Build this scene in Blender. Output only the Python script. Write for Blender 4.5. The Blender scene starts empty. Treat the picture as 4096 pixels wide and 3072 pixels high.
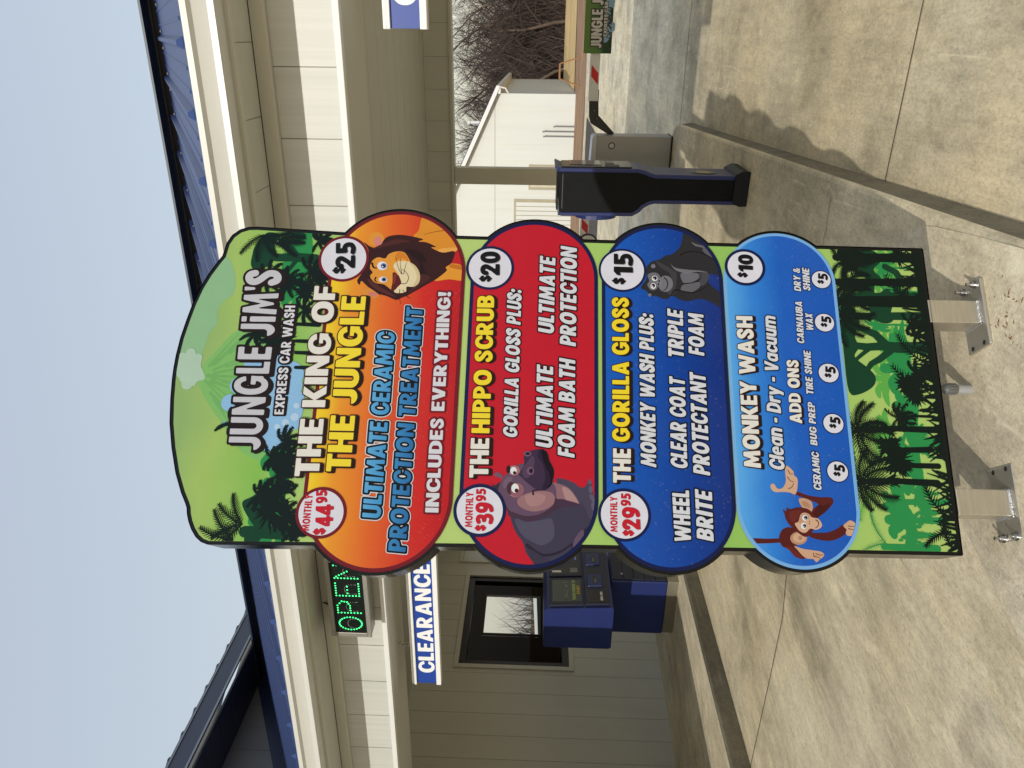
import bpy, math, random
import numpy as np
from mathutils import Matrix, Vector
R = math.radians
scene = bpy.context.scene
col = scene.collection

# ------------------------------------------------------------------ camera
EYE = 1.55
FPX = 3000.0                                  # focal length in pixels of the 4096 px frame
PITCH, ROLL = R(1.7), R(1.37)
FW = np.array([0, math.cos(PITCH), math.sin(PITCH)])
_u = np.array([0, -math.sin(PITCH), math.cos(PITCH)]); _r = np.array([1.0, 0, 0])
RT = _r*math.cos(ROLL) + _u*math.sin(ROLL)
UP = -_r*math.sin(ROLL) + _u*math.cos(ROLL)
cam = bpy.data.objects.new('camera', bpy.data.cameras.new('camera'))
cam.data.sensor_width = 36.0
cam.data.lens = FPX/4096*36
cam.data.clip_start = 0.05
cam.data.clip_end = 2000
# the photograph is turned a quarter: its left edge is up
cx, cy, cz = -UP, RT, -FW
cam.matrix_world = Matrix(((cx[0], cy[0], cz[0], 0), (cx[1], cy[1], cz[1], 0), (cx[2], cy[2], cz[2], EYE), (0, 0, 0, 1)))
col.objects.link(cam); scene.camera = cam

# ------------------------------------------------------------------ light
SUN_EL, SUN_AZ = R(25.3), R(26.0)             # light travels towards +X +Y
world = bpy.data.worlds.new('World'); scene.world = world; world.use_nodes = True
wn = world.node_tree.nodes; wl = world.node_tree.links
sky = wn.new('ShaderNodeTexSky'); sky.sky_type = 'NISHITA'; sky.sun_disc = False
sky.sun_elevation = SUN_EL
sky.sun_rotation = math.pi + SUN_AZ
sky.air_density = 2.0; sky.dust_density = 1.0; sky.ozone_density = 0.6
bg = wn['Background']; bg.inputs['Strength'].default_value = 0.15
veil = wn.new('ShaderNodeMix'); veil.data_type = 'RGBA'; veil.inputs[0].default_value = .66      # thin high haze over the clear sky
veil.inputs[7].default_value = (3.25, 3.5, 4.1, 1); wl.new(sky.outputs[0], veil.inputs[6]); wl.new(veil.outputs[2], bg.inputs['Color'])
sun = bpy.data.objects.new('sun', bpy.data.lights.new('sun', 'SUN'))
sun.data.energy = 2.3; sun.data.angle = R(0.55); sun.data.color = (1.0, 0.955, 0.87)
sd = Vector((math.sin(SUN_AZ)*math.cos(SUN_EL), math.cos(SUN_AZ)*math.cos(SUN_EL), -math.sin(SUN_EL)))
sun.rotation_euler = sd.to_track_quat('-Z', 'Y').to_euler()
sun.location = (-6, -12, 9); col.objects.link(sun)
scene.view_settings.view_transform = 'Standard'; scene.view_settings.look = 'None'
scene.view_settings.exposure = 0.25; scene.view_settings.gamma = 1.0
scene.cycles.max_bounces = 8; scene.cycles.diffuse_bounces = 4; scene.cycles.transparent_max_bounces = 12

# ------------------------------------------------------------------ frames of reference
AZ = R(24.8)                                  # the car wash faces us turned by this much
NB = np.array([math.sin(AZ), math.cos(AZ), 0]); TB = np.array([math.cos(AZ), -math.sin(AZ), 0])
SA = R(17.5)                                  # yaw of the menu sign
SN = np.array([math.sin(SA), -math.cos(SA), 0]); ST = np.array([math.cos(SA), math.sin(SA), 0])
SP = np.array([-.5, 2.4, 0])
def gz(d): return -.025*min(max(d-2.4, -5), 9.6)    # the paving falls gently towards the building
LANE = -.15
def bw(t, d, z=0): p = TB*t + NB*d; return (p[0], p[1], z)
def sg(x, y):                                 # a measured point of the photograph on the sign's face -> (across, height) in metres
    d = FW*FPX + RT*(1536-y) - UP*(x-2048); o = np.array([0, 0, EYE])
    k = np.dot(SP-o, SN)/np.dot(d, SN); p = o + k*d
    return (float(np.dot(p-SP, ST)), float(p[2]))
_Q = {'a': (660, 850, 2.37), 'b': (660, 1500, 2.073), 'c': (1200, 800, 2.211), 'd': (1200, 1550, 2.074), 'e': (1800, 850, 2.211),
      'f': (1800, 1550, 2.074), 'g': (2350, 850, 2.212), 'h': (2350, 1550, 2.074), 'i': (2750, 850, 2.212), 'j': (2750, 1550, 2.074),
      'k': (3250, 950, 2.552), 'l': (3250, 1550, 2.369)}
def q(tag, x, y): a, b, s = _Q[tag]; return sg(a+x/s, b+y/s)

# ------------------------------------------------------------------ materials
def lin(c): return tuple(((v/255.0)/12.92 if v/255.0 <= .04045 else ((v/255.0+.055)/1.055)**2.4) for v in c)
_M = {}
def mat(name, rgb, rough=.6, metal=0, var=.08, vscale=3.0, bump=0, bscale=60, emit=None, spec=.5, coat=0, stretch=(1, 1, 1), srgb=True, alpha=None):
    if name in _M: return _M[name]
    m = bpy.data.materials.new(name); m.use_nodes = True; nt = m.node_tree; p = nt.nodes['Principled BSDF']
    c = lin(rgb) if srgb else rgb
    p.inputs['Roughness'].default_value = rough; p.inputs['Metallic'].default_value = metal
    p.inputs['Specular IOR Level'].default_value = spec; p.inputs['Coat Weight'].default_value = coat
    tc = nt.nodes.new('ShaderNodeTexCoord'); mp = nt.nodes.new('ShaderNodeMapping'); mp.inputs['Scale'].default_value = stretch
    nt.links.new(tc.outputs['Object'], mp.inputs[0])
    no = nt.nodes.new('ShaderNodeTexNoise'); no.inputs['Scale'].default_value = vscale; no.inputs['Detail'].default_value = 6; no.inputs['Roughness'].default_value = .62
    nt.links.new(mp.outputs[0], no.inputs['Vector'])
    rp = nt.nodes.new('ShaderNodeValToRGB'); e = rp.color_ramp.elements
    e[0].position = .3; e[1].position = .72
    e[0].color = tuple(max(0, v*(1-var)) for v in c)+(1,); e[1].color = tuple(min(1, v*(1+var)) for v in c)+(1,)
    nt.links.new(no.outputs[0], rp.inputs[0]); nt.links.new(rp.outputs[0], p.inputs['Base Color'])
    if bump:
        n2 = nt.nodes.new('ShaderNodeTexNoise'); n2.inputs['Scale'].default_value = bscale; n2.inputs['Detail'].default_value = 5
        nt.links.new(mp.outputs[0], n2.inputs['Vector'])
        b = nt.nodes.new('ShaderNodeBump'); b.inputs['Strength'].default_value = bump; b.inputs['Distance'].default_value = .01
        nt.links.new(n2.outputs[0], b.inputs['Height']); nt.links.new(b.outputs[0], p.inputs['Normal'])
    if emit: p.inputs['Emission Color'].default_value = lin(emit[0])+(1,); p.inputs['Emission Strength'].default_value = emit[1]
    _M[name] = m; return m
def grad(name, stops, axis='Z', lo=0, hi=1, rough=.22, spec=.22, noise=.0):
    """colour printed as a gradient across a panel"""
    if name in _M: return _M[name]
    m = bpy.data.materials.new(name); m.use_nodes = True; nt = m.node_tree; p = nt.nodes['Principled BSDF']
    tc = nt.nodes.new('ShaderNodeTexCoord'); sp = nt.nodes.new('ShaderNodeSeparateXYZ'); nt.links.new(tc.outputs['Object'], sp.inputs[0])
    mr = nt.nodes.new('ShaderNodeMapRange'); mr.inputs[1].default_value = lo; mr.inputs[2].default_value = hi
    src = sp.outputs[axis]
    if noise:
        no = nt.nodes.new('ShaderNodeTexNoise'); no.inputs['Scale'].default_value = 2.2; no.inputs['Detail'].default_value = 3
        nt.links.new(tc.outputs['Object'], no.inputs['Vector'])
        ma = nt.nodes.new('ShaderNodeMath'); ma.operation = 'MULTIPLY_ADD'; ma.inputs[1].default_value = noise; ma.inputs[2].default_value = -noise/2
        nt.links.new(no.outputs[0], ma.inputs[0]); ad = nt.nodes.new('ShaderNodeMath'); nt.links.new(src, ad.inputs[0]); nt.links.new(ma.outputs[0], ad.inputs[1]); src = ad.outputs[0]
    nt.links.new(src, mr.inputs[0]); rp = nt.nodes.new('ShaderNodeValToRGB'); nt.links.new(mr.outputs[0], rp.inputs[0])
    el = rp.color_ramp.elements
    while len(el) < len(stops): el.new(.5)
    for i, (pos, c) in enumerate(stops): el[i].position = pos; el[i].color = pr(c)+(1,)
    dn = nt.nodes.new('ShaderNodeTexNoise'); dn.inputs['Scale'].default_value = 130; dn.inputs['Detail'].default_value = 2; nt.links.new(tc.outputs['Object'], dn.inputs['Vector'])
    d2 = nt.nodes.new('ShaderNodeTexNoise'); d2.inputs['Scale'].default_value = 3; d2.inputs['Detail'].default_value = 5; nt.links.new(tc.outputs['Object'], d2.inputs['Vector'])
    r1 = nt.nodes.new('ShaderNodeMapRange'); r1.inputs[1].default_value = .66; r1.inputs[2].default_value = .74; r1.inputs[4].default_value = .14; nt.links.new(dn.outputs[0], r1.inputs[0])
    r2 = nt.nodes.new('ShaderNodeMapRange'); r2.inputs[1].default_value = .4; r2.inputs[2].default_value = .8; r2.inputs[4].default_value = .025; nt.links.new(d2.outputs[0], r2.inputs[0])
    da = nt.nodes.new('ShaderNodeMath'); da.inputs[1].default_value = 0; nt.links.new(r1.outputs[0], da.inputs[0]); nt.links.new(r2.outputs[0], da.inputs[1])
    dm = nt.nodes.new('ShaderNodeMix'); dm.data_type = 'RGBA'; nt.links.new(da.outputs[0], dm.inputs[0]); nt.links.new(rp.outputs[0], dm.inputs[6]); dm.inputs[7].default_value = (.34, .33, .3, 1)
    nt.links.new(dm.outputs[2], p.inputs['Base Color'])
    p.inputs['Roughness'].default_value = rough; p.inputs['Specular IOR Level'].default_value = spec
    _M[name] = m; return m
PRINT = (.66, .67, .72)                       # reflectance of the printed film
def pr(c): return tuple(v*k for v, k in zip(lin(c), PRINT))
def ink(name, rgb, rough=.22): return mat('print_'+name, pr(rgb), rough, var=.03, vscale=20, srgb=False, spec=.22)

# ------------------------------------------------------------------ mesh building
class MB:
    def __init__(s): s.v = []; s.f = []; s.mi = []; s.mats = []; s.smooth = []
    def m(s, mt):
        if mt not in s.mats: s.mats.append(mt)
        return s.mats.index(mt)
    def add(s, verts, faces, mt, smooth=False):
        o = len(s.v); s.v += [tuple(map(float, p)) for p in verts]; k = s.m(mt)
        for f in faces: s.f.append([o+i for i in f]); s.mi.append(k); s.smooth.append(smooth)
        return s
    def box(s, x0, x1, y0, y1, z0, z1, mt):
        v = [(x, y, z) for z in (z0, z1) for y in (y0, y1) for x in (x0, x1)]
        return s.add(v, [(0, 2, 3, 1), (4, 5, 7, 6), (0, 1, 5, 4), (2, 6, 7, 3), (0, 4, 6, 2), (1, 3, 7, 5)], mt)
    def quad(s, a, b, c, d, mt): return s.add([a, b, c, d], [(0, 1, 2, 3)], mt)
    def prism(s, pts, f, e0, e1, mt, smooth=False):
        """pts 2D outline, f(u,v,w)->3D, extruded w from e0 to e1"""
        n = len(pts); v = [f(a, b, e0) for a, b in pts] + [f(a, b, e1) for a, b in pts]
        fs = [tuple(range(n))[::-1], tuple(range(n, 2*n))]
        s.add(v, fs, mt)
        return s.add(v, [(i, (i+1) % n, n+(i+1) % n, n+i) for i in range(n)], mt, smooth)
    def tube(s, pts, rs, mt, n=8, cap=True):
        """swept round bar through pts"""
        pts = [Vector(p) for p in pts]
        if not hasattr(rs, '__len__'): rs = [rs]*len(pts)
        rings = []; up = None
        for i, p in enumerate(pts):
            d = (pts[min(i+1, len(pts)-1)]-pts[max(i-1, 0)]).normalized()
            if up is None: up = d.orthogonal().normalized()
            up = (up-d*up.dot(d)).normalized(); w = d.cross(up)
            rings += [p+(up*math.cos(2*math.pi*k/n)+w*math.sin(2*math.pi*k/n))*rs[i] for k in range(n)]
        fs = [(i*n+k, i*n+(k+1) % n, (i+1)*n+(k+1) % n, (i+1)*n+k) for i in range(len(pts)-1) for k in range(n)]
        s.add(rings, fs, mt, True)
        if cap: s.add(rings[:n], [tuple(range(n))[::-1]], mt); s.add(rings[-n:], [tuple(range(n))], mt)
        return s
    def disc(s, c, nrm, r, mt, n=24):
        nrm = Vector(nrm).normalized(); a = nrm.orthogonal().normalized(); b = nrm.cross(a); c = Vector(c)
        return s.add([c+(a*math.cos(2*math.pi*k/n)+b*math.sin(2*math.pi*k/n))*r for k in range(n)], [tuple(range(n))], mt)
    def ball(s, c, r, mt, n=10):
        c = Vector(c); rr = r if hasattr(r, '__len__') else (r, r, r); v = []; fs = []
        h = n//2+1
        for i in range(h+1):
            a = math.pi*i/h
            for k in range(n): b = 2*math.pi*k/n; v.append((c.x+rr[0]*math.sin(a)*math.cos(b), c.y+rr[1]*math.sin(a)*math.sin(b), c.z+rr[2]*math.cos(a)))
        for i in range(h):
            for k in range(n): fs.append((i*n+k, (i+1)*n+k, (i+1)*n+(k+1) % n, i*n+(k+1) % n))
        return s.add(v, fs, mt, True)
    def build(s, name, parent=None, bevel=0, seg=2, loc=None, off=(0, 0, 0)):
        me = bpy.data.meshes.new(name)
        v = s.v if off == (0, 0, 0) else [(p[0]-off[0], p[1]-off[1], p[2]-off[2]) for p in s.v]
        me.from_pydata(v, [], s.f)
        for m in s.mats: me.materials.append(m)
        me.polygons.foreach_set('material_index', s.mi); me.polygons.foreach_set('use_smooth', s.smooth)
        me.update()
        o = bpy.data.objects.new(name, me); col.objects.link(o)
        if parent: o.parent = parent
        if bevel:
            b = o.modifiers.new('bevel', 'BEVEL'); b.width = bevel; b.segments = seg; b.limit_method = 'ANGLE'; b.angle_limit = R(40)
        return o
def tag(o, label, cat, group=None):
    o['label'] = label; o['category'] = cat
    if group: o['group'] = group
    return o
def setting(o, kind='structure'): o['kind'] = kind; return o
def thing(name, label, cat, loc, rz=0, group=None):
    o = bpy.data.objects.new(name, None); o.empty_display_size = .2; col.objects.link(o)
    o.location = loc; o.rotation_euler = (0, 0, rz); return tag(o, label, cat, group)
class Frame:
    """a thing standing at (t, d, z) of the building frame; its parts are written in building coordinates"""
    def __init__(s, name, label, cat, t, d, z, group=None):
        s.root = thing(name, label, cat, bw(t, d, z), -AZ, group); s.off = (t, d, z)
    def part(s, name, mb, parent=None, bevel=0, seg=2): return mb.build(name, parent or s.root, bevel, seg, off=s.off)

# ------------------------------------------------------------------ flat artwork: distance fields -> sheets of faces
def poly_sd(X, Y, pts):
    d = np.full(X.shape, 1e9); ins = np.zeros(X.shape, bool); n = len(pts)
    for i in range(n):
        ax, ay = pts[i]; bx, by = pts[(i+1) % n]; ex, ey = bx-ax, by-ay; l2 = ex*ex+ey*ey
        if l2 < 1e-14: continue
        t = np.clip(((X-ax)*ex+(Y-ay)*ey)/l2, 0, 1)
        d = np.minimum(d, (X-ax-ex*t)**2+(Y-ay-ey*t)**2)
        if ay != by: ins ^= ((ay > Y) != (by > Y)) & (X < ex*(Y-ay)/ey+ax)
    d = np.sqrt(d); return np.where(ins, -d, d)
def seg_sd(X, Y, a, b, r0, r1):
    ex, ey = b[0]-a[0], b[1]-a[1]; l2 = ex*ex+ey*ey+1e-12
    t = np.clip(((X-a[0])*ex+(Y-a[1])*ey)/l2, 0, 1)
    return np.hypot(X-a[0]-ex*t, Y-a[1]-ey*t)-(r0+(r1-r0)*t)
def smooth_path(pts, closed=True, k=5):
    n = len(pts); P = np.array(pts, float); out = []
    for i in range(n if closed else n-1):
        g = (lambda j: P[j % n]) if closed else (lambda j: P[min(max(j, 0), n-1)])
        p0, p1, p2, p3 = g(i-1), g(i), g(i+1), g(i+2)
        for s in range(k):
            t = s/k
            out.append(tuple(.5*((2*p1)+(p2-p0)*t+(2*p0-5*p1+4*p2-p3)*t*t+(3*p1-p0-3*p2+p3)*t**3)))
    if not closed: out.append(tuple(P[-1]))
    return out
def fill(mb, D, x0, y0, h, mt, depth, level=0.0, mapf=None):
    """faces wherever D < level, on the plane y = -depth (the thing's front)"""
    ny, nx = D.shape; I = level-D; pos = I > 0
    full = pos[:-1, :-1] & pos[1:, :-1] & pos[:-1, 1:] & pos[1:, 1:]
    anyp = pos[:-1, :-1] | pos[1:, :-1] | pos[:-1, 1:] | pos[1:, 1:]
    V = []; F = []
    def put(ps):
        o = len(V)
        for a, b in ps:
            a = x0+a*h; b = y0+b*h
            if mapf: a, b = mapf(a, b)
            V.append((a, -depth, b))
        F.append(tuple(range(o, len(V))))
    for j in range(ny-1):
        row = full[j]
        if row.any():
            e = np.flatnonzero(np.diff(np.concatenate(([0], row.astype(np.int8), [0]))))
            for a, b in zip(e[0::2], e[1::2]): put(((a, j), (b, j), (b, j+1), (a, j+1)))
    js, is_ = np.nonzero(anyp & ~full)
    for j, i in zip(js.tolist(), is_.tolist()):
        c = ((i, j), (i+1, j), (i+1, j+1), (i, j+1)); w = (I[j, i], I[j, i+1], I[j+1, i+1], I[j+1, i]); ps = []
        for k in range(4):
            k2 = (k+1) % 4
            if w[k] > 0: ps.append(c[k])
            if (w[k] > 0) != (w[k2] > 0):
                t = w[k]/(w[k]-w[k2]); ps.append((c[k][0]+(c[k2][0]-c[k][0])*t, c[k][1]+(c[k2][1]-c[k][1])*t))
        if len(ps) > 2: put(ps)
    mb.add(V, F, mt)
class Art:
    """a rectangle of the sign plane sampled every h metres"""
    def __init__(s, x0, x1, y0, y1, h): 
        s.x0, s.y0, s.h = x0, y0, h; s.nx = int((x1-x0)/h)+2; s.ny = int((y1-y0)/h)+2
        s.X, s.Y = np.meshgrid(x0+np.arange(s.nx)*h, y0+np.arange(s.ny)*h); s.D = np.full(s.X.shape, 9.0)
    def clear(s): s.D = np.full(s.X.shape, 9.0); return s
    def win(s, ax, bx, ay, by):
        return (slice(max(0, int((ay-s.y0)/s.h)-1), max(0, min(s.ny, int((by-s.y0)/s.h)+3))), slice(max(0, int((ax-s.x0)/s.h)-1), max(0, min(s.nx, int((bx-s.x0)/s.h)+3))))
    def seg(s, a, b, r0, r1=None):
        r1 = r0 if r1 is None else r1; m = max(r0, r1)+3*s.h
        w = s.win(min(a[0], b[0])-m, max(a[0], b[0])+m, min(a[1], b[1])-m, max(a[1], b[1])+m)
        if s.D[w].size: s.D[w] = np.minimum(s.D[w], seg_sd(s.X[w], s.Y[w], a, b, r0, r1))
        return s
    def poly(s, pts):
        xs = [p[0] for p in pts]; ys = [p[1] for p in pts]; m = 4*s.h; w = s.win(min(xs)-m, max(xs)+m, min(ys)-m, max(ys)+m)
        if s.D[w].size: s.D[w] = np.minimum(s.D[w], poly_sd(s.X[w], s.Y[w], pts))
        return s
    def path(s, pts, r0, r1=None):
        r1 = r0 if r1 is None else r1; n = len(pts)-1
        for i in range(n): s.seg(pts[i], pts[i+1], r0+(r1-r0)*i/n, r0+(r1-r0)*(i+1)/n)
        return s
    def emit(s, mb, mt, depth, clip=None, level=0):
        D = s.D if clip is None else np.maximum(s.D, clip)
        fill(mb, D, s.x0, s.y0, s.h, mt, depth, level)

# ------------------------------------------------------------------ heavy condensed lettering
def rr(x0, y0, x1, y1, r, which='abcd'):      # rectangle, corners a=bottom left b=bottom right c=top right d=top left rounded
    out = []
    for k, (cx_, cy_, a0) in zip('abcd', ((x0, y0, 180), (x1, y0, 270), (x1, y1, 0), (x0, y1, 90))):
        if k in which:
            ox = cx_+r*(1 if k in 'ad' else -1); oy = cy_+r*(1 if k in 'ab' else -1)
            out += [(ox+r*math.cos(R(a0+15*i)), oy+r*math.sin(R(a0+15*i))) for i in range(7)]
        else: out.append((cx_, cy_))
    return out
def ell(x, y, a, b, n=36): return [(x+a*math.copysign(abs(math.cos(2*math.pi*k/n))**.9, math.cos(2*math.pi*k/n)), y+b*math.copysign(abs(math.sin(2*math.pi*k/n))**.9, math.sin(2*math.pi*k/n))) for k in range(n)]
def rc(a, b, c, d): return [(a, b), (c, b), (c, d), (a, d)]
SS = [(.47, .74), (.42, .86), (.29, .9), (.15, .84), (.125, .71), (.22, .58), (.36, .46), (.46, .34), (.45, .19), (.33, .1), (.18, .11), (.1, .25)]
P_ = [('+', rc(0, 0, .23, 1)), ('+', rr(0, .35, .58, 1, .31, 'bc')), ('-', rr(.23, .55, .37, .81, .1, 'bc'))]
C_ = [('+', ell(.35, .5, .35, .52)), ('-', ell(.37, .5, .14, .3)), ('-', [(.4, .5), (.44, .40), (.8, .36), (.8, .64), (.44, .60)])]
GL = {
 'A': (.74, [('+', [(0, 0), (.25, 1), (.49, 1), (.74, 0), (.49, 0), (.46, .16), (.28, .16), (.25, 0)]), ('-', [(.315, .35), (.425, .35), (.37, .66)])]),
 'B': (.62, [('+', rr(0, .44, .59, 1, .25, 'bc')), ('+', rr(0, 0, .62, .57, .27, 'bc')), ('-', rr(.23, .63, .36, .82, .08, 'bc')), ('-', rr(.23, .19, .38, .41, .09, 'bc'))]),
 'C': (.66, C_), 'D': (.67, [('+', rr(0, 0, .67, 1, .4, 'bc')), ('-', rr(.23, .2, .43, .8, .17, 'bc'))]),
 'E': (.5, [('+', rc(0, 0, .23, 1)), ('+', rc(.1, .8, .5, 1)), ('+', rc(.1, .4, .47, .6)), ('+', rc(.1, 0, .5, .2))]),
 'F': (.5, [('+', rc(0, 0, .23, 1)), ('+', rc(.1, .79, .5, 1)), ('+', rc(.1, .37, .47, .58))]),
 'G': (.72, [('+', ell(.36, .5, .36, .52)), ('-', ell(.38, .5, .14, .3)), ('-', [(.4, .53), (.8, .53), (.8, .68), (.5, .64)]), ('+', rc(.37, .36, .71, .53)), ('+', rc(.5, .14, .71, .5))]),
 'H': (.64, [('+', rc(0, 0, .23, 1)), ('+', rc(.41, 0, .64, 1)), ('+', rc(.1, .4, .5, .6))]),
 'I': (.23, [('+', rc(0, 0, .23, 1))]), 'i': (.23, [('+', rc(0, 0, .23, .76)), ('+', rc(0, .83, .23, 1))]),
 'J': (.5, [('+', rr(0, -.02, .5, .5, .27, 'ab')), ('+', rc(.27, .3, .5, 1)), ('-', rr(-.2, .22, .27, .8, .1, 'b')), ('-', [(-.1, .16), (.03, .2), (-.1, .6)])]),
 'K': (.7, [('+', rc(0, 0, .23, 1)), ('+', [(.2, .42), (.43, 1), (.69, 1), (.45, .54), (.71, 0), (.44, 0), (.2, .52)])]),
 'L': (.47, [('+', rc(0, 0, .23, 1)), ('+', rc(.1, 0, .47, .2))]),
 'M': (.86, [('+', [(0, 0), (.08, 1), (.29, 1), (.43, .5), (.57, 1), (.78, 1), (.86, 0), (.635, 0), (.605, .55), (.48, .1), (.38, .1), (.255, .55), (.225, 0)])]),
 'N': (.67, [('+', [(0, 0), (0, 1), (.22, 1), (.45, .44), (.45, 1), (.67, 1), (.67, 0), (.45, 0), (.22, .56), (.22, 0)])]),
 'O': (.74, [('+', ell(.37, .5, .37, .52)), ('-', ell(.37, .5, .13, .27))]), 'P': (.58, P_),
 'R': (.63, P_+[('+', [(.2, .44), (.4, .44), (.64, 0), (.38, 0), (.2, .36)])]),
 'S': (.58, [('s', SS, .118)]), 'T': (.56, [('+', rc(0, .79, .56, 1)), ('+', rc(.165, 0, .395, .9))]),
 'U': (.64, [('+', rr(0, -.02, .64, 1, .31, 'ab')), ('-', rr(.23, .2, .41, 1.3, .09, 'ab'))]),
 'V': (.72, [('+', [(0, 1), (.25, 1), (.36, .38), (.47, 1), (.72, 1), (.48, 0), (.24, 0)])]),
 'W': (1.04, [('+', [(0, 1), (.22, 1), (.3, .42), (.42, .96), (.62, .96), (.74, .42), (.82, 1), (1.04, 1), (.86, 0), (.64, 0), (.52, .5), (.4, 0), (.18, 0)])]),
 'X': (.71, [('+', [(0, 1), (.27, 1), (.355, .74), (.44, 1), (.71, 1), (.5, .51), (.72, 0), (.45, 0), (.355, .28), (.26, 0), (-.01, 0), (.21, .51)])]),
 'Y': (.68, [('+', [(-.01, 1), (.24, 1), (.34, .68), (.44, 1), (.69, 1), (.455, .42), (.455, 0), (.225, 0), (.225, .42)])]),
 '0': (.62, [('+', ell(.31, .5, .31, .52)), ('-', ell(.31, .5, .085, .29))]),
 '1': (.4, [('+', rc(.14, 0, .38, 1)), ('+', [(0, .64), (0, .84), (.16, 1), (.24, 1), (.24, .74)])]),
 '2': (.6, [('s', [(.1, .7), (.15, .85), (.3, .9), (.44, .83), (.46, .68), (.36, .5)], .115), ('+', [(.0, .0), (.0, .18), (.28, .52), (.46, .46), (.3, .21), (.58, .21), (.58, 0)])]),
 '3': (.58, [('s', [(.1, .84), (.25, .895), (.41, .83), (.42, .66), (.3, .55), (.2, .53)], .107), ('s', [(.2, .53), (.36, .5), (.465, .38), (.44, .19), (.28, .1), (.08, .15)], .11)]),
 '4': (.64, [('+', [(.28, 1), (.53, 1), (.53, .38), (.64, .38), (.64, .19), (.53, .19), (.53, 0), (.31, 0), (.31, .19), (0, .19), (0, .4)]), ('-', [(.19, .38), (.31, .38), (.31, .63)])]),
 '5': (.58, [('+', rc(.07, .8, .55, 1)), ('+', rc(.07, .46, .28, .95)), ('s', [(.17, .52), (.32, .555), (.45, .45), (.45, .22), (.29, .105), (.09, .13)], .115)]),
 '9': (.62, [('+', ell(.31, .67, .31, .35)), ('-', ell(.3, .69, .085, .14)), ('s', [(.5, .62), (.47, .36), (.35, .16), (.16, .1)], .115)]),
 '$': (.58, [('s', SS, .115), ('+', rc(.23, -.12, .35, 1.12))]),
 '&': (.7, [('s', [(.6, .06), (.2, .6), (.17, .8), (.3, .905), (.42, .8), (.36, .62), (.14, .4), (.1, .2), (.25, .1), (.45, .18), (.6, .48)], .092)]),
 '!': (.27, [('+', [(.01, 1), (.26, 1), (.21, .34), (.06, .34)]), ('+', ell(.135, .13, .135, .14))]),
 ':': (.26, [('+', ell(.13, .14, .13, .14)), ('+', ell(.13, .6, .13, .14))]), '-': (.32, [('+', rc(0, .3, .32, .5))]),
 "'": (.2, [('+', [(.01, 1), (.2, 1), (.17, .68), (.05, .68)])]), '.': (.23, [('+', rc(0, 0, .23, .22))]),
 'l': (.22, [('+', rc(0, 0, .22, 1))]), 'e': (.58, [('+', ell(.29, .37, .29, .39)), ('-', ell(.29, .37, .09, .2)), ('-', rc(.3, .2, .7, .32)), ('+', rc(.1, .31, .57, .45))]),
 'a': (.6, [('+', ell(.28, .37, .28, .39)), ('-', ell(.29, .37, .09, .2)), ('+', rc(.38, 0, .6, .75))]),
 'n': (.57, [('+', rr(0, 0, .57, .76, .26, 'c')), ('-', rr(.21, -.2, .36, .55, .07, 'c'))]),
 'm': (.92, [('+', rr(0, 0, .92, .76, .26, 'c')), ('-', rr(.21, -.2, .355, .55, .07, 'c')), ('-', rr(.565, -.2, .71, .55, .07, 'c'))]),
 'u': (.57, [('+', rr(0, -.01, .57, .75, .26, 'a')), ('-', rr(.21, .2, .36, 1, .07, 'a'))]),
 'r': (.42, [('+', rc(0, 0, .21, .75)), ('+', rr(.1, .5, .42, .77, .15, 'd'))]),
 'y': (.62, [('+', [(-.01, .75), (.22, .75), (.31, .34), (.4, .75), (.63, .75), (.36, -.26), (.12, -.26), (.2, 0)])]),
 'c': (.52, [('+', ell(.29, .37, .29, .39)), ('-', ell(.31, .37, .1, .2)), ('-', [(.33, .37), (.36, .28), (.7, .24), (.7, .5), (.36, .46)])]),
}
SPC, WORD = .055, .27
def natural(txt): return sum((WORD if c == ' ' else GL[c][0])+SPC for c in txt)-SPC
def text_field(txt, kx, shear, n, ml=.3):
    """distance field of a line of lettering, cap height = 1"""
    W = natural(txt)*kx; h = 1.0/n; x0, y0 = -ml, -.55
    nx = int((W+shear+2*ml)/h)+2; ny = int(2.0/h)+2
    D = np.full((ny, nx), 9.0); pen = 0.0
    for c in txt:
        if c == ' ': pen += (WORD+SPC)*kx; continue
        w, ops = GL[c]; a = max(0, int((pen-.3-x0-.2)/h)); b = min(nx, int((pen+w*kx+.5+shear-x0)/h)+1)
        X, Y = np.meshgrid(x0+np.arange(a, b)*h, y0+np.arange(ny)*h); g = np.full(X.shape, 9.0)
        X = X-pen-shear*Y
        for op in ops:
            pts = [(p[0]*kx, p[1]) for p in op[1]]
            if op[0] == '+': g = np.minimum(g, poly_sd(X, Y, pts))
            elif op[0] == '-': g = np.maximum(g, -poly_sd(X, Y, pts))
            else:
                sp_ = smooth_path(pts, False, 4)
                for p0, p1 in zip(sp_, sp_[1:]): g = np.minimum(g, seg_sd(X, Y, p0, p1, op[2], op[2]))
        D[:, a:b] = np.minimum(D[:, a:b], g); pen += (w+SPC)*kx
    return D, x0, y0, h, W
def shifted(D, dx, dy):
    o = np.full(D.shape, 9.0); ny, nx = D.shape
    o[max(0, dy):ny+min(0, dy), max(0, dx):nx+min(0, dx)] = D[max(0, -dy):ny-max(0, dy), max(0, -dx):nx-max(0, dx)]; return o
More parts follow.
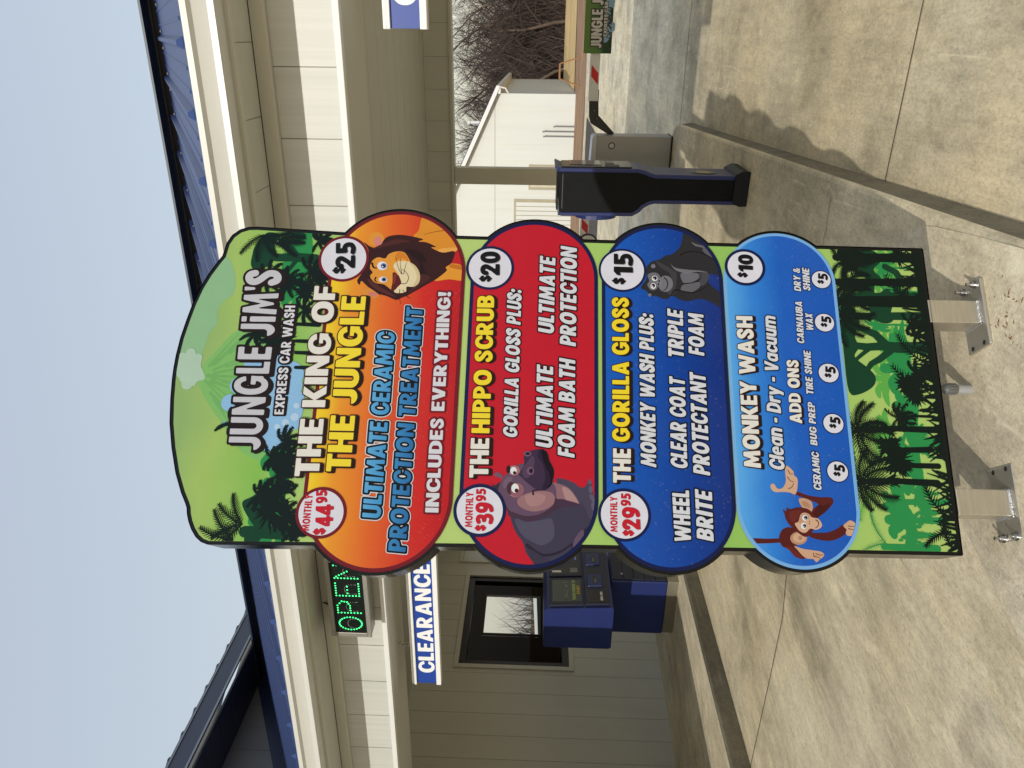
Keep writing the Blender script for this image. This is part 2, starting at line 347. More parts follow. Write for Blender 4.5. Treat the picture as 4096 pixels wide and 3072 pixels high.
def lettering(mb, txt, A, B, C, Dq, layers, shear=None, n=24):
    """txt set into the box A (bottom left) B (bottom right) C (top left) Dq (top right) of the plane; layers = (material, depth, grow, (dx,dy) sweep)"""
    A, B, C, Dq = map(np.array, (A, B, C, Dq)); width = np.linalg.norm(B-A); e = (B-A)/width; nrm = np.array([-e[1], e[0]])
    hA = np.dot(C-A, nrm); hB = np.dot(Dq-B, nrm); H = (hA+hB)/2
    sh = 0.0 if shear is None else shear
    kx = (width/H)/natural(txt)
    D, x0, y0, h, W = text_field(txt, kx, sh, n)
    def mapf(u, v):
        s = u/W; hh = hA+(hB-hA)*min(max(s, 0), 1)
        p = A+e*(u*H)+nrm*(v*hh); return float(p[0]), float(p[1])
    for mt, depth, grow, sweep in layers:
        F = D
        if sweep:
            k = max(1, int(math.hypot(*sweep)*n))
            for j in range(1, k+1): F = np.minimum(F, shifted(D, round(sweep[0]*n*j/k), round(sweep[1]*n*j/k)))
        fill(mb, F, x0, y0, h, mt, depth, grow, mapf)

# ================================================================== the menu sign
LAY = .0003                                   # thickness of one printed layer
WHT = ink('white', (226, 228, 232)); BLK = ink('black', (14, 14, 18)); NAVY = ink('navy', (16, 28, 78)); BROWN = ink('brown', (70, 30, 18))
DKBR = ink('dark brown', (34, 18, 16)); REDI = ink('red', (205, 28, 48)); MAROON = ink('maroon', (120, 22, 38)); YEL = grad('print_yellow', [(0, (255, 222, 20)), (1, (255, 232, 60))], 'Z', 0, 2.6)
CREAMW = ink('cream white', (240, 238, 226)); LBLUE = ink('pale blue', (128, 186, 238)); GREY3 = ink('grey shade', (120, 120, 124))
def build_menu_sign():
    root = thing('menu_sign', 'tall freestanding car wash price board with four rounded price panels on two metal posts', 'price board', (SP[0], SP[1], 0), SA)
    # ---- outline of the cabinet
    P = lambda tag_, pts: [q(tag_, *p) for p in pts]
    crest = P('b', [(360, 1392), (310, 1372), (270, 1335), (235, 1275), (212, 1210), (200, 1150), (198, 1098), (186, 1060), (150, 970), (105, 810), (72, 600), (56, 400), (62, 200), (76, 30)]) + \
        P('a', [(100, 1480), (122, 1360), (165, 1190), (220, 1030), (280, 870), (350, 720), (430, 590), (520, 470), (562, 420), (578, 370), (600, 300), (650, 228), (720, 178), (800, 154), (880, 152)])
    body = [sg(3842, 2216), sg(2340, 2186)] + crest + [sg(1400, 938), sg(2400, 967), sg(3684, 1001)]
    crest_fix = body
    def stad(bx):                              # a panel with round ends
        x0, x1, z0, z1 = bx; r = (z1-z0)/2; zc = (z0+z1)/2; return (x0+r, x1-r, zc, r)
    def stad_sd(X, Y, s, grow=0): return np.hypot(X-np.clip(X, s[0], s[1]), Y-s[2])-(s[3]+grow)
    def box_from(top, bot, le, ri):
        return (le[0], ri[0], sum(p[1] for p in bot)/len(bot), sum(p[1] for p in top)/len(top))
    pills = [stad(box_from([q('c', 235, 760), q('d', 50, 800)], [q('c', 1458, 650), q('d', 1278, 800)], q('d', 700, 1538), q('c', 880, 105))),
             stad(box_from([q('e', 172, 720), q('f', 98, 600)], [q('e', 1314, 720), q('f', 1222, 600)], q('f', 780, 1508), q('e', 740, 86))),
             stad(box_from([q('g', 128, 800), q('h', 122, 700)], [q('g', 1228, 900), q('h', 1196, 700)], q('h', 700, 1528), q('g', 680, 118))),
             stad(box_from([q('i', 343, 900), q('j', 384, 800)], [q('i', 1338, 900), q('j', 1398, 800)], q('j', 880, 1508), q('i', 820, 190)))]
    xs = [p[0] for p in body]; x0, x1 = min(min(xs), min(p[0]-p[3] for p in pills))-.05, max(max(xs), max(p[1]+p[3] for p in pills))+.05
    big = Art(x0, x1, .14, max(p[1] for p in body)+.04, .002)
    body_sd = poly_sd(big.X, big.Y, body)
    all_sd = body_sd.copy()
    for s in pills: all_sd = np.minimum(all_sd, stad_sd(big.X, big.Y, s, .004))
    # ---- cabinet: deep black box following the outline
    black = mat('cabinet_black', (10, 11, 13), .2, var=.2, vscale=9, spec=.3)
    alum = mat('brushed_aluminium', (196, 190, 176), .42, .85, var=.12, vscale=6, stretch=(1, 1, 14), bump=.08, bscale=30)
    cab = MB(); DEP = .13
    def contour(sd, level):
        # walls of the box: boundary cells of the field
        I = level-sd; pos = I > 0; anyp = pos[:-1, :-1] | pos[1:, :-1] | pos[:-1, 1:] | pos[1:, 1:]; full = pos[:-1, :-1] & pos[1:, :-1] & pos[:-1, 1:] & pos[1:, 1:]
        js, is_ = np.nonzero(anyp & ~full); out = []
        for j, i in zip(js.tolist(), is_.tolist()):
            c = ((i, j), (i+1, j), (i+1, j+1), (i, j+1)); w = (I[j, i], I[j, i+1], I[j+1, i+1], I[j+1, i]); e = []
            for k in range(4):
                k2 = (k+1) % 4
                if (w[k] > 0) != (w[k2] > 0):
                    t = w[k]/(w[k]-w[k2]); e.append((big.x0+big.h*(c[k][0]+(c[k2][0]-c[k][0])*t), big.y0+big.h*(c[k][1]+(c[k2][1]-c[k][1])*t)))
            if len(e) == 2: out.append(e)
        return out
    V = []; F = []
    for a, b in contour(all_sd, .006):
        o = len(V); V += [(a[0], -.004, a[1]), (b[0], -.004, b[1]), (b[0], DEP, b[1]), (a[0], DEP, a[1])]; F.append((o, o+1, o+2, o+3))
    cab.add(V, F, black)
    fill(cab, all_sd, big.x0, big.y0, big.h, black, 0.0, .0055)
    fill(cab, all_sd, big.x0, big.y0, big.h, black, -DEP, .006)
    cab.build('cabinet', root)
    # ---- printed background
    g0 = grad('print_green_field', [(0, (186, 214, 118)), (.32, (150, 205, 96)), (.55, (192, 220, 124)), (.8, (192, 220, 130)), (.88, (140, 200, 88)), (.95, (172, 206, 108)), (1, (152, 190, 116))], 'Z', .2, 2.75, noise=.35)
    face = MB(); inner = -.006
    fill(face, body_sd, big.x0, big.y0, big.h, g0, 1*LAY, inner)
    face.build('face_panel', root)
    # ---- jungle artwork
    art = MB(); rnd = random.Random(4)
    GR = {'teal': ink('teal haze', (150, 198, 148)), 'pale': ink('pale green', (176, 222, 132)), 'leaf': ink('leaf green', (98, 180, 78)), 'mid': ink('mid green', (44, 150, 78)),
          'deep': ink('deep green', (14, 66, 42)), 'dark': ink('forest black', (6, 26, 22)), 'dark2': ink('forest black green', (8, 38, 28)), 'hill': ink('hill green', (136, 198, 112)),
          'hill2': ink('hill shade', (122, 186, 106)), 'foam': ink('foam blue', (150, 200, 238)), 'foam2': ink('foam pale', (190, 220, 244)), 'smoke': ink('smoke green', (184, 214, 188))}
    clip_face = body_sd-inner
    for s in pills: clip_face = np.maximum(clip_face, -.004-stad_sd(big.X, big.Y, s))
    def layer(fn, mt, depth):
        big.clear(); fn(); big.emit(art, GR[mt], depth*LAY, clip_face)
    def frond(base, ang, L, droop, n=15, leaf=.35, w=.0035, side=1.0):
        p = base; a = ang; st = L/n
        for i in range(n):
            t = i/n; p2 = (p[0]+st*math.cos(a), p[1]+st*math.sin(a)); big.seg(p, p2, w*(1-.6*t), w*(1-.6*(t+1/n)))
            ll = L*leaf*(.45+1.1*t-1.35*t*t)
            for sgn in (-1, 1):
                b = a+sgn*(R(52)-R(20)*t); tip = (p2[0]+ll*math.cos(b), p2[1]+ll*math.sin(b)-ll*.18)
                big.seg(p2, tip, w*.85, w*.12)
            p = p2; a -= droop/n*(1 if math.cos(ang) >= 0 else -1)
    def palm(top, foot, L, n=11, w=.0035, tw=.012, leaf=.36):
        for k in range(n):
            an = R(-65+310*k/(n-1))+rnd.uniform(-.1, .1); frond(top, an, L*rnd.uniform(.8, 1.1), R(rnd.uniform(45, 85)), 14, leaf, w)
        if foot: big.path([top, ((top[0]*.6+foot[0]*.4)+.004, top[1]*.6+foot[1]*.4), foot], tw*.75, tw*1.25)
    def shaggy(c, r, n=60):
        for k in range(n):
            a = rnd.uniform(0, 2*math.pi); rr_ = r*rnd.uniform(.6, 1.15); big.seg((c[0]+r*.1*math.cos(a), c[1]), (c[0]+rr_*math.cos(a), c[1]+rr_*math.sin(a)*.85-.1*r), .006, .0008)
    def blob(pts, k=4): big.poly(smooth_path(pts, True, k))
    def banana(foot, n, L, w):
        for k in range(n):
            a = R(20+140*k/max(1, n-1))+rnd.uniform(-.15, .15); mid = (foot[0]+L*.55*math.cos(a), foot[1]+L*.6*math.sin(a)); tip = (foot[0]+L*1.05*math.cos(a), foot[1]+L*(.75*math.sin(a)-.12))
            pa = smooth_path([foot, mid, tip], False, 8); m_ = len(pa)
            for i in range(m_-1):
                wd = w*(.25+math.sin(math.pi*min(1, (i+.5)/m_*1.05))); 
                if i % 3 != 2: big.seg(pa[i], pa[i+1], wd, wd*.9)
                else: big.seg(pa[i], pa[i+1], wd*.55, wd*.5)
    # upper panel: hill, haze, foam
    hill = [q('b', 640, 640), q('b', 520, 470), q('b', 420, 330), q('b', 330, 190), q('b', 275, 60), q('a', 330, 1560), q('a', 345, 1470), q('a', 470, 1330), q('a', 640, 1150), q('a', 760, 1080), q('a', 1000, 900), q('a', 1200, 700), q('b', 1000, 640)]
    layer(lambda: blob([q('a', 560, 420), q('a', 660, 560), q('a', 655, 760), q('a', 560, 840), q('a', 500, 930), q('a', 495, 1050), q('a', 420, 1150), q('a', 350, 1330), q('a', 200, 1500), q('a', 120, 1400), q('a', 200, 1080), q('a', 360, 720)]), 'teal', 2)
    layer(lambda: big.poly(smooth_path(hill, True, 2)), 'hill', 3)
    def ridges():
        peak = q('a', 335, 1540)
        for k in range(30):
            a = R(rnd.uniform(195, 345)); d0_, d1_ = rnd.uniform(.02, .16), rnd.uniform(.1, .3); p0 = (peak[0]+d0_*math.cos(a), peak[1]+d0_*math.sin(a)*.8); p1 = (peak[0]+(d0_+d1_)*math.cos(a+.05), peak[1]+(d0_+d1_)*math.sin(a+.05)*.8)
            if poly_sd(np.array([[p1[0]]]), np.array([[p1[1]]]), smooth_path(hill, True, 2))[0, 0] < -.01: big.seg(p0, p1, rnd.uniform(.003, .007), .001)
    layer(ridges, 'hill2', 4)
    layer(lambda: [big.seg(q('a', 240+rnd.gauss(0, 45), 1490+rnd.gauss(0, 60)), q('a', 225+rnd.gauss(0, 50), 1470+rnd.gauss(0, 70)), .012+.008*rnd.random()) for k in range(26)], 'smoke', 5)
    # broad pale leaves all over the lower part
    def pale():
        for k in range(9): banana((rnd.uniform(.0, 1.05), rnd.uniform(.25, .45)), 5, rnd.uniform(.06, .11), .009)
        for k in range(7): frond((rnd.uniform(.0, 1.0), rnd.uniform(.25, .6)), rnd.uniform(.2, 2.9), .11, 1.0, 14, .4, .0018)
        for k in range(14): banana((rnd.uniform(0, 1.05), rnd.uniform(2.02, 2.25)), 5, rnd.uniform(.06, .11), .01)
    layer(pale, 'leaf', 3)
    def mids():
        banana(q('l', 960, 1260), 5, .12, .014); big.seg(q('l', 960, 1260), q('l', 1240, 1265), .009, .011)
        banana(q('l', 840, 1090), 4, .08, .01); big.seg(q('l', 820, 1085), q('l', 1260, 1090), .009, .01)
        banana(q('l', 1000, 650), 5, .1, .012); banana(q('l', 990, 180), 5, .1, .012); banana(q('l', 1040, 860), 4, .1, .012)
        banana(q('k', 1010, 1330), 5, .14, .015); banana(q('k', 1000, 1150), 7, .11, .008); palm(q('l', 1020, 500), q('l', 1150, 500), .07, 9, .002, .004)
        [frond(q('l', 700, 1480), R(a_), .11, .7, 18, .36, .0013) for a_ in (150, 95, 40)]; big.seg(q('l', 680, 1510), q('l', 1180, 1530), .01, .012)
        for x, y, L_ in ((900, 420, .05), (960, 560, .05), (1010, 1010, .05), (940, 1400, .055), (1060, 1180, .04)): palm(q('l', x, y), (q('l', 1180, y)), L_, 9, .0016, .004, .42)
        for x, y, L_ in ((640, 900, .05), (820, 560, .05), (900, 1330, .05), (700, 320, .05)): palm(q('k', x, y), q('k', 1120, y+6), L_, 9, .0016, .004, .42)
        for x, y in ((1350, 520), (1330, 640), (1290, 750), (1390, 380), (1300, 430)): banana(q('a', x, y), 5, .1, .013)
        for x, y in ((960, 1000), (900, 1180), (860, 1290), (1040, 700), (960, 620), (1000, 1260)): banana(q('b', x, y), 5, .1, .013)
    layer(mids, 'mid', 4)
    def deeps():
        # spreading tree in the middle of the lower part
        tr = [('k', 1180, 1130), ('k', 860, 1125), ('k', 720, 1110)]; big.path([q(*p) for p in tr], .022, .017)
        big.path([q('k', 740, 1090), q('k', 640, 990), q('k', 520, 940), q('k', 400, 900)], .016, .01); big.path([q('k', 800, 1150), q('k', 690, 1240), q('k', 600, 1290), q('k', 540, 1380)], .013, .008)
        big.path([q('k', 730, 1110), q('k', 560, 1120), q('k', 400, 1100)], .015, .012); big.path([q('k', 600, 1120), q('k', 510, 1190), q('k', 440, 1250)], .008, .006)
        blob([q('k', 300, 640), q('k', 420, 740), q('k', 480, 870), q('k', 430, 1000), q('k', 470, 1120), q('k', 430, 1220), q('k', 560, 1330), q('k', 640, 1420), q('k', 620, 1520), q('k', 480, 1600), q('k', 370, 1570), q('k', 320, 1200), q('k', 290, 880)])
        # tangle on the right
        for y, w in ((805, .013), (600, .012)): big.seg(q('k', 420, y), q('k', 1150, y), w, w*1.2)
        blob([q('k', 480, 500), q('k', 620, 480), q('k', 640, 600), q('k', 760, 520), q('k', 830, 640), q('k', 800, 760), q('k', 820, 850), q('k', 740, 880), q('k', 620, 830), q('k', 560, 700), q('k', 470, 620)])
        blob([q('k', 500, 130), q('k', 640, 150), q('k', 700, 240), q('k', 620, 330), q('k', 700, 420), q('k', 560, 430), q('k', 480, 330)])
        big.path([q('k', 740, 300), q('k', 850, 360), q('k', 900, 440)], .012, .012); big.path([q('k', 860, 480), q('k', 870, 620)], .014, .014)
        # upper panel, right: tree
        blob([q('a', 850, 330), q('a', 830, 400), q('a', 815, 490), q('a', 850, 540), q('a', 960, 520), q('a', 1020, 470), q('a', 1060, 400), q('a', 1040, 300), q('a', 1100, 220), q('a', 980, 190), q('a', 900, 260)])
        big.path([q('a', 1060, 430), q('a', 1250, 425), q('a', 1422, 445)], .015, .02); big.path([q('a', 1260, 420), q('a', 1200, 340), q('a', 1100, 300)], .012, .008); big.path([q('a', 1250, 450), q('a', 1180, 540), q('a', 1110, 580)], .009, .006)
        blob([q('a', 1180, 190), q('a', 1330, 200), q('a', 1310, 240), q('a', 1230, 230)])
        # upper panel, left: tree
        blob([q('b', 640, 1060), q('b', 720, 1010), q('b', 800, 960), q('b', 880, 940), q('b', 960, 900), q('b', 1000, 1000), q('b', 940, 1080), q('b', 880, 1040), q('b', 820, 1100), q('b', 860, 1200), q('b', 760, 1260), q('b', 690, 1180)])
        big.seg(q('b', 660, 1300), q('b', 1060, 1310), .018, .024); big.path([q('b', 830, 1300), q('b', 840, 1180), q('b', 900, 1100)], .016, .014)
        blob([q('b', 660, 1390), q('b', 680, 1280), q('b', 760, 1290), q('b', 800, 1340), q('b', 760, 1392)])
        # foliage band below the hill
        for k in range(30):
            t_ = rnd.random(); c = (0.03+t_*1.02, rnd.uniform(1.99, 2.16)); big.seg(c, (c[0]+rnd.uniform(-.05, .05), c[1]+rnd.uniform(-.03, .05)), rnd.uniform(.008, .02), .006)
    layer(deeps, 'deep', 5)
    def foam():
        for x, y, r_ in [(540, 230, .03), (860, 300, .07), (1010, 300, .055), (1050, 380, .035), (880, 470, .06), (960, 180, .06), (1020, 90, .05), (860, 560, .03), (1060, 210, .04)]: big.seg(q('b', x, y), q('b', x+1, y), r_)
        for x, y, r_ in [(860, 1420, .04), (1090, 1420, .035), (1180, 1540, .05), (1000, 1560, .06), (700, 1640, .03)]: big.seg(q('a', x, y), q('a', x+1, y), r_)
        big.seg(q('b', 495, 408), q('b', 496, 408), .009)
    layer(foam, 'foam', 6)
    layer(lambda: [big.seg(q('b', x, y), q('b', x+1, y), r_) for x, y, r_ in [(1075, 350, .014), (860, 235, .012), (1000, 395, .012), (850, 280, .006), (1090, 255, .01), (930, 430, .01)]], 'foam2', 7)
    def darks():
        palm(q('l', 430, 400), q('l', 1180, 405), .115, 12, .0022, .009, .42); palm(q('l', 470, 890), q('l', 1180, 910), .125, 12, .0022, .009, .42)
        palm(q('l', 825, 285), q('l', 1150, 280), .055, 11, .0014, .004, .42)
        shaggy(q('l', 790, 690), .058, 110); shaggy(q('l', 720, 560), .05, 60); big.seg(q('l', 800, 595), q('l', 1120, 592), .008, .01); big.seg(q('l', 880, 740), q('l', 1190, 748), .008, .009)
        shaggy(q('l', 960, 60), .045, 60); shaggy(q('k', 940, 1500), .045, 50)
        for y, w in ((455, .012), (650, .017), (205, .014)): big.seg(q('k', 240, y), q('k', 1120, y+10), w, w*1.4)
        for y in (240, 520): palm(q('k', 330, y), None, .1, 8, .0025)
        palm(q('k', 300, 800), None, .12, 11, .0022, .012, .42)
        palm(q('k', 1020, 880), None, .05, 8, .002); palm(q('k', 1060, 1010), None, .045, 7, .002); palm(q('k', 1070, 1390), None, .06, 8, .002)
        blob([q('k', 250, 130), q('k', 420, 120), q('k', 520, 180), q('k', 480, 300), q('k', 330, 270)]); shaggy(q('k', 380, 220), .06, 70); shaggy(q('k', 860, 200), .04, 40)
        zb = .19
        for k in range(170):
            x = rnd.uniform(-.0, 1.07); hgt = .03+.035*rnd.random()+.03*max(0, (x-.6)); a = rnd.uniform(R(50), R(130)); big.seg((x, zb), (x+hgt*1.4*math.cos(a), zb+hgt*1.3*math.sin(a)), .006, .001)
        for k in range(9): frond((rnd.uniform(.0, 1.05), zb+.03), rnd.uniform(.5, 2.6), rnd.uniform(.08, .15), .8, 12, .4, .003)
        big.poly([(-.02, .15), (1.1, .15), (1.1, zb+.03), (.5, zb+.018), (-.02, zb+.012)])
        # upper panel
        for an in (150, 110, 75, 190, 215): frond(q('b', 560, 1360), R(an-20), .115, .6, 13, .42, .0025)
        for an in (100, 70, 130, 40): frond(q('b', 640, 1240), R(an), .105, .6, 13, .42, .0024)
        shaggy(q('b', 870, 1120), .075, 70); palm(q('b', 1060, 1310), None, .06, 8, .002)
        for an in (200, 160, 230, 120, 260): frond(q('a', 930, 215), R(an), .105, .6, 13, .42, .0024)
        for an in (250, 290, 215): frond(q('a', 1080, 260), R(an), .095, .5, 13, .42, .0024)
        for x, y, L_ in ((1010, 600, .07), (1180, 660, .06), (1400, 560, .07), (1010, 1180, .06)): palm(q('a', x, y), None, L_, 10, .0018, .01, .42)
        for x, y, L_ in ((1000, 560, .06), (900, 690, .05), (960, 830, .065), (800, 1000, .06), (1000, 1180, .06)): palm(q('b', x, y), None, L_, 10, .0018, .01, .42)
        shaggy(q('a', 1330, 740), .05, 60); palm(q('c', 180, 360), None, .055, 9, .002); palm(q('c', 190, 690), None, .05, 8, .002); palm(q('a', 860, 1150), None, .06, 9, .0022); palm(q('a', 1330, 930), None, .06, 8, .002)
        for y in (1060, 1220, 1330, 1470): big.seg(q('a', 1240, y), q('a', 1460, y+8), .006, .008)
        shaggy(q('a', 1070, 1240), .07, 60); palm(q('b', 560, 400), None, .06, 7, .0025); palm(q('b', 1010, 720), None, .06, 9, .002); palm(q('b', 940, 960), None, .06, 8, .002)
    layer(darks, 'dark', 8)
    art.build('jungle_picture', root)
    # ---- lettering of the crest
    tl = MB()
    lettering(tl, "JUNGLE JiM'S", q('b', 788, 632), q('a', 1112, 555), q('b', 520, 632), q('a', 772, 560),
              [(DKBR, 10*LAY, .055, (-.02, -.1)), (ink('title grey', (208, 209, 214)), 11*LAY, -.012, None)], n=30)
    tl.build('title_lettering', root)
    sl = MB()
    lettering(sl, 'EXPRESS CAR WASH', q('b', 985, 330), q('a', 1240, 885), q('b', 907, 330), q('a', 1140, 885), [(DKBR, 10.5*LAY, .17, (0, -.12)), (WHT, 11.5*LAY, -.015, None)])
    sl.build('subtitle_lettering', root)
    # ---- the four price panels
    fills = [grad('print_flame', [(0, (196, 18, 34)), (.28, (220, 44, 36)), (.55, (236, 108, 40)), (.8, (246, 160, 44)), (.93, (255, 214, 40)), (1, (255, 222, 50))], 'Z', pills[0][2]-pills[0][3], pills[0][2]+pills[0][3], noise=.1),
             grad('print_red', [(0, (112, 8, 20)), (.4, (176, 16, 28)), (.75, (214, 18, 34)), (1, (222, 24, 40))], 'Z', pills[1][2]-pills[1][3], pills[1][2]+pills[1][3], noise=.12),
             grad('print_blue', [(0, (2, 44, 128)), (.5, (6, 72, 166)), (1, (14, 98, 200))], 'Z', pills[2][2]-pills[2][3], pills[2][2]+pills[2][3], noise=.12),
             grad('print_sky_blue', [(0, (24, 92, 190)), (.45, (26, 100, 200)), (.75, (50, 140, 228)), (1, (96, 184, 248))], 'Z', pills[3][2]-pills[3][3], pills[3][2]+pills[3][3], noise=.12)]
    borders = [MAROON, NAVY, NAVY, LBLUE]
    def circle(mb, c, r, mt, dep): mb.disc((c[0], -dep, c[1]), (0, -1, 0), r, mt, 64)
    def rad(tag_, cx_, cy_, r): a, b = q(tag_, cx_, cy_), q(tag_, cx_-r, cy_); return a, abs(a[1]-b[1])
    def W(mb, txt, A, B, C, D, style, shear=None, n=24):
        st = {'heavy': [(DKBR, 22*LAY, .045, (-.03, -.15)), (BROWN, 23*LAY, .045, None), (CREAMW, 24*LAY, 0, None)],
              'gold': [(DKBR, 22*LAY, .045, (-.03, -.15)), (BROWN, 23*LAY, .045, None), (YEL, 24*LAY, 0, None)],
              'outline': [(BLK, 22*LAY, .075, None), (WHT, 23*LAY, 0, None)],
              'maroon': [(MAROON, 22*LAY, .14, None), (WHT, 23*LAY, 0, None)],
              'navy': [(NAVY, 22*LAY, .09, None), (WHT, 23*LAY, -.005, None)],
              'blue': [(WHT, 21*LAY, .15, None), (BLK, 22*LAY, .1, None), (grad('print_letter_blue', [(0, (28, 104, 170)), (.5, (70, 158, 214)), (1, (120, 196, 240))], 'Z', pills[0][2]-.12, pills[0][2]+.1), 23*LAY, -.005, None)],
              'price': [(GREY3, 20*LAY, .0, (-.03, -.03)), (BLK, 21*LAY, .01, None)], 'redprice': [(GREY3, 20*LAY, .0, (-.02, -.03)), (REDI, 21*LAY, .01, None)], 'redsmall': [(REDI, 21*LAY, -.012, None)]}[style]
        lettering(mb, txt, q(*A), q(*B), q(*C), q(*D), st, shear, n)
    panels = []
    labels = ['orange and red top price panel with a lion', 'dark red price panel with a hippopotamus', 'dark blue price panel with a gorilla', 'light blue bottom price panel with a monkey']
    for i, s in enumerate(pills):
        m = MB(); a = Art(s[0]-s[3]-.02, s[1]+s[3]+.02, s[2]-s[3]-.02, s[2]+s[3]+.02, .003)
        d = stad_sd(a.X, a.Y, s)
        fill(m, d, a.x0, a.y0, a.h, borders[i], 12*LAY, 0.0); fill(m, d, a.x0, a.y0, a.h, fills[i], 13*LAY, -.013 if i < 3 else -.011)
        o = m.build('price_panel', root); o['label'] = labels[i]; panels.append(o)
    SH = .17
    # panel 1
    m = MB(); W(m, 'THE KING OF', ('d', 160, 740), ('c', 322, 768), ('d', -42, 740), ('c', 135, 768), 'heavy', n=30)
    W(m, 'THE JUNGLE', ('d', 420, 702), ('c', 588, 860), ('d', 218, 702), ('c', 375, 860), 'gold', n=30); m.build('heading_lettering', panels[0])
    m = MB(); W(m, 'ULTIMATE CERAMIC', ('d', 670, 1090), ('c', 843, 1180), ('d', 517, 1090), ('c', 690, 1180), 'blue', .06)
    W(m, 'PROTECTION TREATMENT', ('d', 878, 1368), ('c', 1090, 960), ('d', 733, 1368), ('c', 945, 950), 'blue', .06)
    W(m, 'INCLUDES EVERYTHING!', ('d', 1150, 1040), ('c', 1337, 820), ('d', 1040, 1040), ('c', 1226, 820), 'maroon'); m.build('description_lettering', panels[0])
    # panel 2
    m = MB(); W(m, 'THE', ('f', 318, 752), ('f', 327, 425), ('f', 160, 752), ('f', 175, 425), 'heavy'); W(m, 'HIPPO SCRUB', ('f', 328, 384), ('e', 393, 742), ('f', 178, 384), ('e', 245, 742), 'gold'); m.build('heading_lettering', panels[1])
    m = MB(); W(m, 'GORILLA GLOSS PLUS:', ('f', 556, 425), ('e', 634, 695), ('f', 440, 425), ('e', 508, 695), 'outline', SH)
    W(m, 'ULTIMATE', ('f', 848, 510), ('e', 912, 1372), ('f', 710, 510), ('e', 768, 1372), 'outline', SH); W(m, 'FOAM BATH', ('f', 1032, 588), ('e', 1107, 1315), ('f', 893, 588), ('e', 965, 1315), 'outline', SH)
    W(m, 'ULTIMATE', ('e', 917, 1082), ('e', 932, 412), ('e', 778, 1082), ('e', 795, 412), 'outline', SH); W(m, 'PROTECTION', ('e', 1112, 1192), ('e', 1122, 325), ('e', 970, 1192), ('e', 978, 325), 'outline', SH); m.build('description_lettering', panels[1])
    # panel 3
    m = MB(); W(m, 'THE', ('h', 357, 798), ('h', 357, 514), ('h', 210, 798), ('h', 210, 514), 'heavy'); W(m, 'GORILLA GLOSS', ('h', 347, 455), ('g', 360, 760), ('h', 205, 455), ('g', 215, 760), 'gold'); m.build('heading_lettering', panels[2])
    m = MB(); W(m, 'MONKEY WASH PLUS:', ('h', 568, 668), ('g', 580, 912), ('h', 440, 668), ('g', 452, 912), 'outline', SH)
    W(m, 'CLEAR COAT', ('h', 826, 683), ('g', 857, 1478), ('h', 690, 683), ('g', 720, 1478), 'outline', SH); W(m, 'PROTECTANT', ('h', 1014, 735), ('g', 1040, 1440), ('h', 875, 735), ('g', 900, 1440), 'outline', SH)
    W(m, 'WHEEL', ('h', 857, 1287), ('h', 838, 858), ('h', 720, 1287), ('h', 698, 858), 'outline', .06); W(m, 'BRITE', ('h', 1043, 1280), ('h', 1028, 872), ('h', 905, 1280), ('h', 888, 872), 'outline', SH)
    W(m, 'TRIPLE', ('g', 850, 1300), ('g', 840, 880), ('g', 712, 1300), ('g', 703, 880), 'outline', SH); W(m, 'FOAM', ('g', 1030, 1276), ('g', 1022, 912), ('g', 892, 1276), ('g', 886, 912), 'outline', SH); m.build('description_lettering', panels[2])
    # panel 4
    m = MB(); W(m, 'MONKEY WASH', ('j', 605, 672), ('i', 568, 926), ('j', 465, 672), ('i', 425, 926), 'heavy'); W(m, 'ADD ONS', ('j', 945, 304), ('i', 972, 1312), ('j', 845, 304), ('i', 870, 1312), 'heavy'); m.build('heading_lettering', panels[3])
    m = MB(); W(m, 'Clean - Dry - Vacuum', ('j', 800, 695), ('i', 772, 930), ('j', 678, 695), ('i', 655, 930), 'outline', SH)
    for t_, A, B, hA, hB in (('CERAMIC', ('j', 1107, 858), ('j', 1082, 545), 64, 60), ('BUG PREP', ('j', 1072, 487), ('j', 1048, 132), 57, 58), ('TIRE SHINE', ('i', 1110, 1620), ('i', 1082, 1236), 64, 62),
                             ('CARNAUBA', ('i', 1028, 1168), ('i', 1007, 796), 62, 61), ('WAX', ('i', 1110, 1055), ('i', 1098, 905), 64, 63), ('DRY &', ('i', 1000, 706), ('i', 988, 502), 61, 62), ('SHINE', ('i', 1082, 702), ('i', 1070, 506), 63, 62)):
        W(m, t_, A, B, (A[0], A[1]-hA, A[2]), (B[0], B[1]-hB, B[2]), 'navy', SH, 20)
    m.build('description_lettering', panels[3])
    # ---- price badges
    def badge(parent, tag_, c, ro, ri, ring, texts):
        m = MB(); cc, r0 = rad(tag_, c[0], c[1], ro); _, r1 = rad(tag_, c[0], c[1], ri)
        circle(m, cc, r0, ring, 18*LAY); circle(m, cc, r1, ink('badge white', (232, 232, 240)), 19*LAY)
        for t_, A, B, hgt, st in texts: W(m, t_, (tag_,)+A, (tag_,)+B, (tag_, A[0]-hgt[0], A[1]), (tag_, B[0]-hgt[1], B[1]), st, n=22)
        m.build('price_badge', parent)
    badge(panels[0], 'c', (390, 524), 222, 198, MAROON, [('$', (396, 655), (396, 592), (95, 95), 'price'), ('25', (487, 604), (495, 377), (168, 172), 'price')])
    badge(panels[0], 'd', (178, 1040), 212, 186, MAROON, [('MONTHLY', (80, 1192), (113, 890), (64, 64), 'redsmall'), ('$', (208, 1220), (208, 1166), (88, 88), 'redprice'), ('44', (272, 1152), (282, 972), (140, 146), 'redprice'), ('95', (228, 957), (226, 850), (90, 88), 'redprice')])
    badge(panels[1], 'e', (355, 495), 212, 188, NAVY, [('$', (360, 618), (360, 562), (92, 92), 'price'), ('20', (437, 558), (440, 353), (165, 166), 'price')])
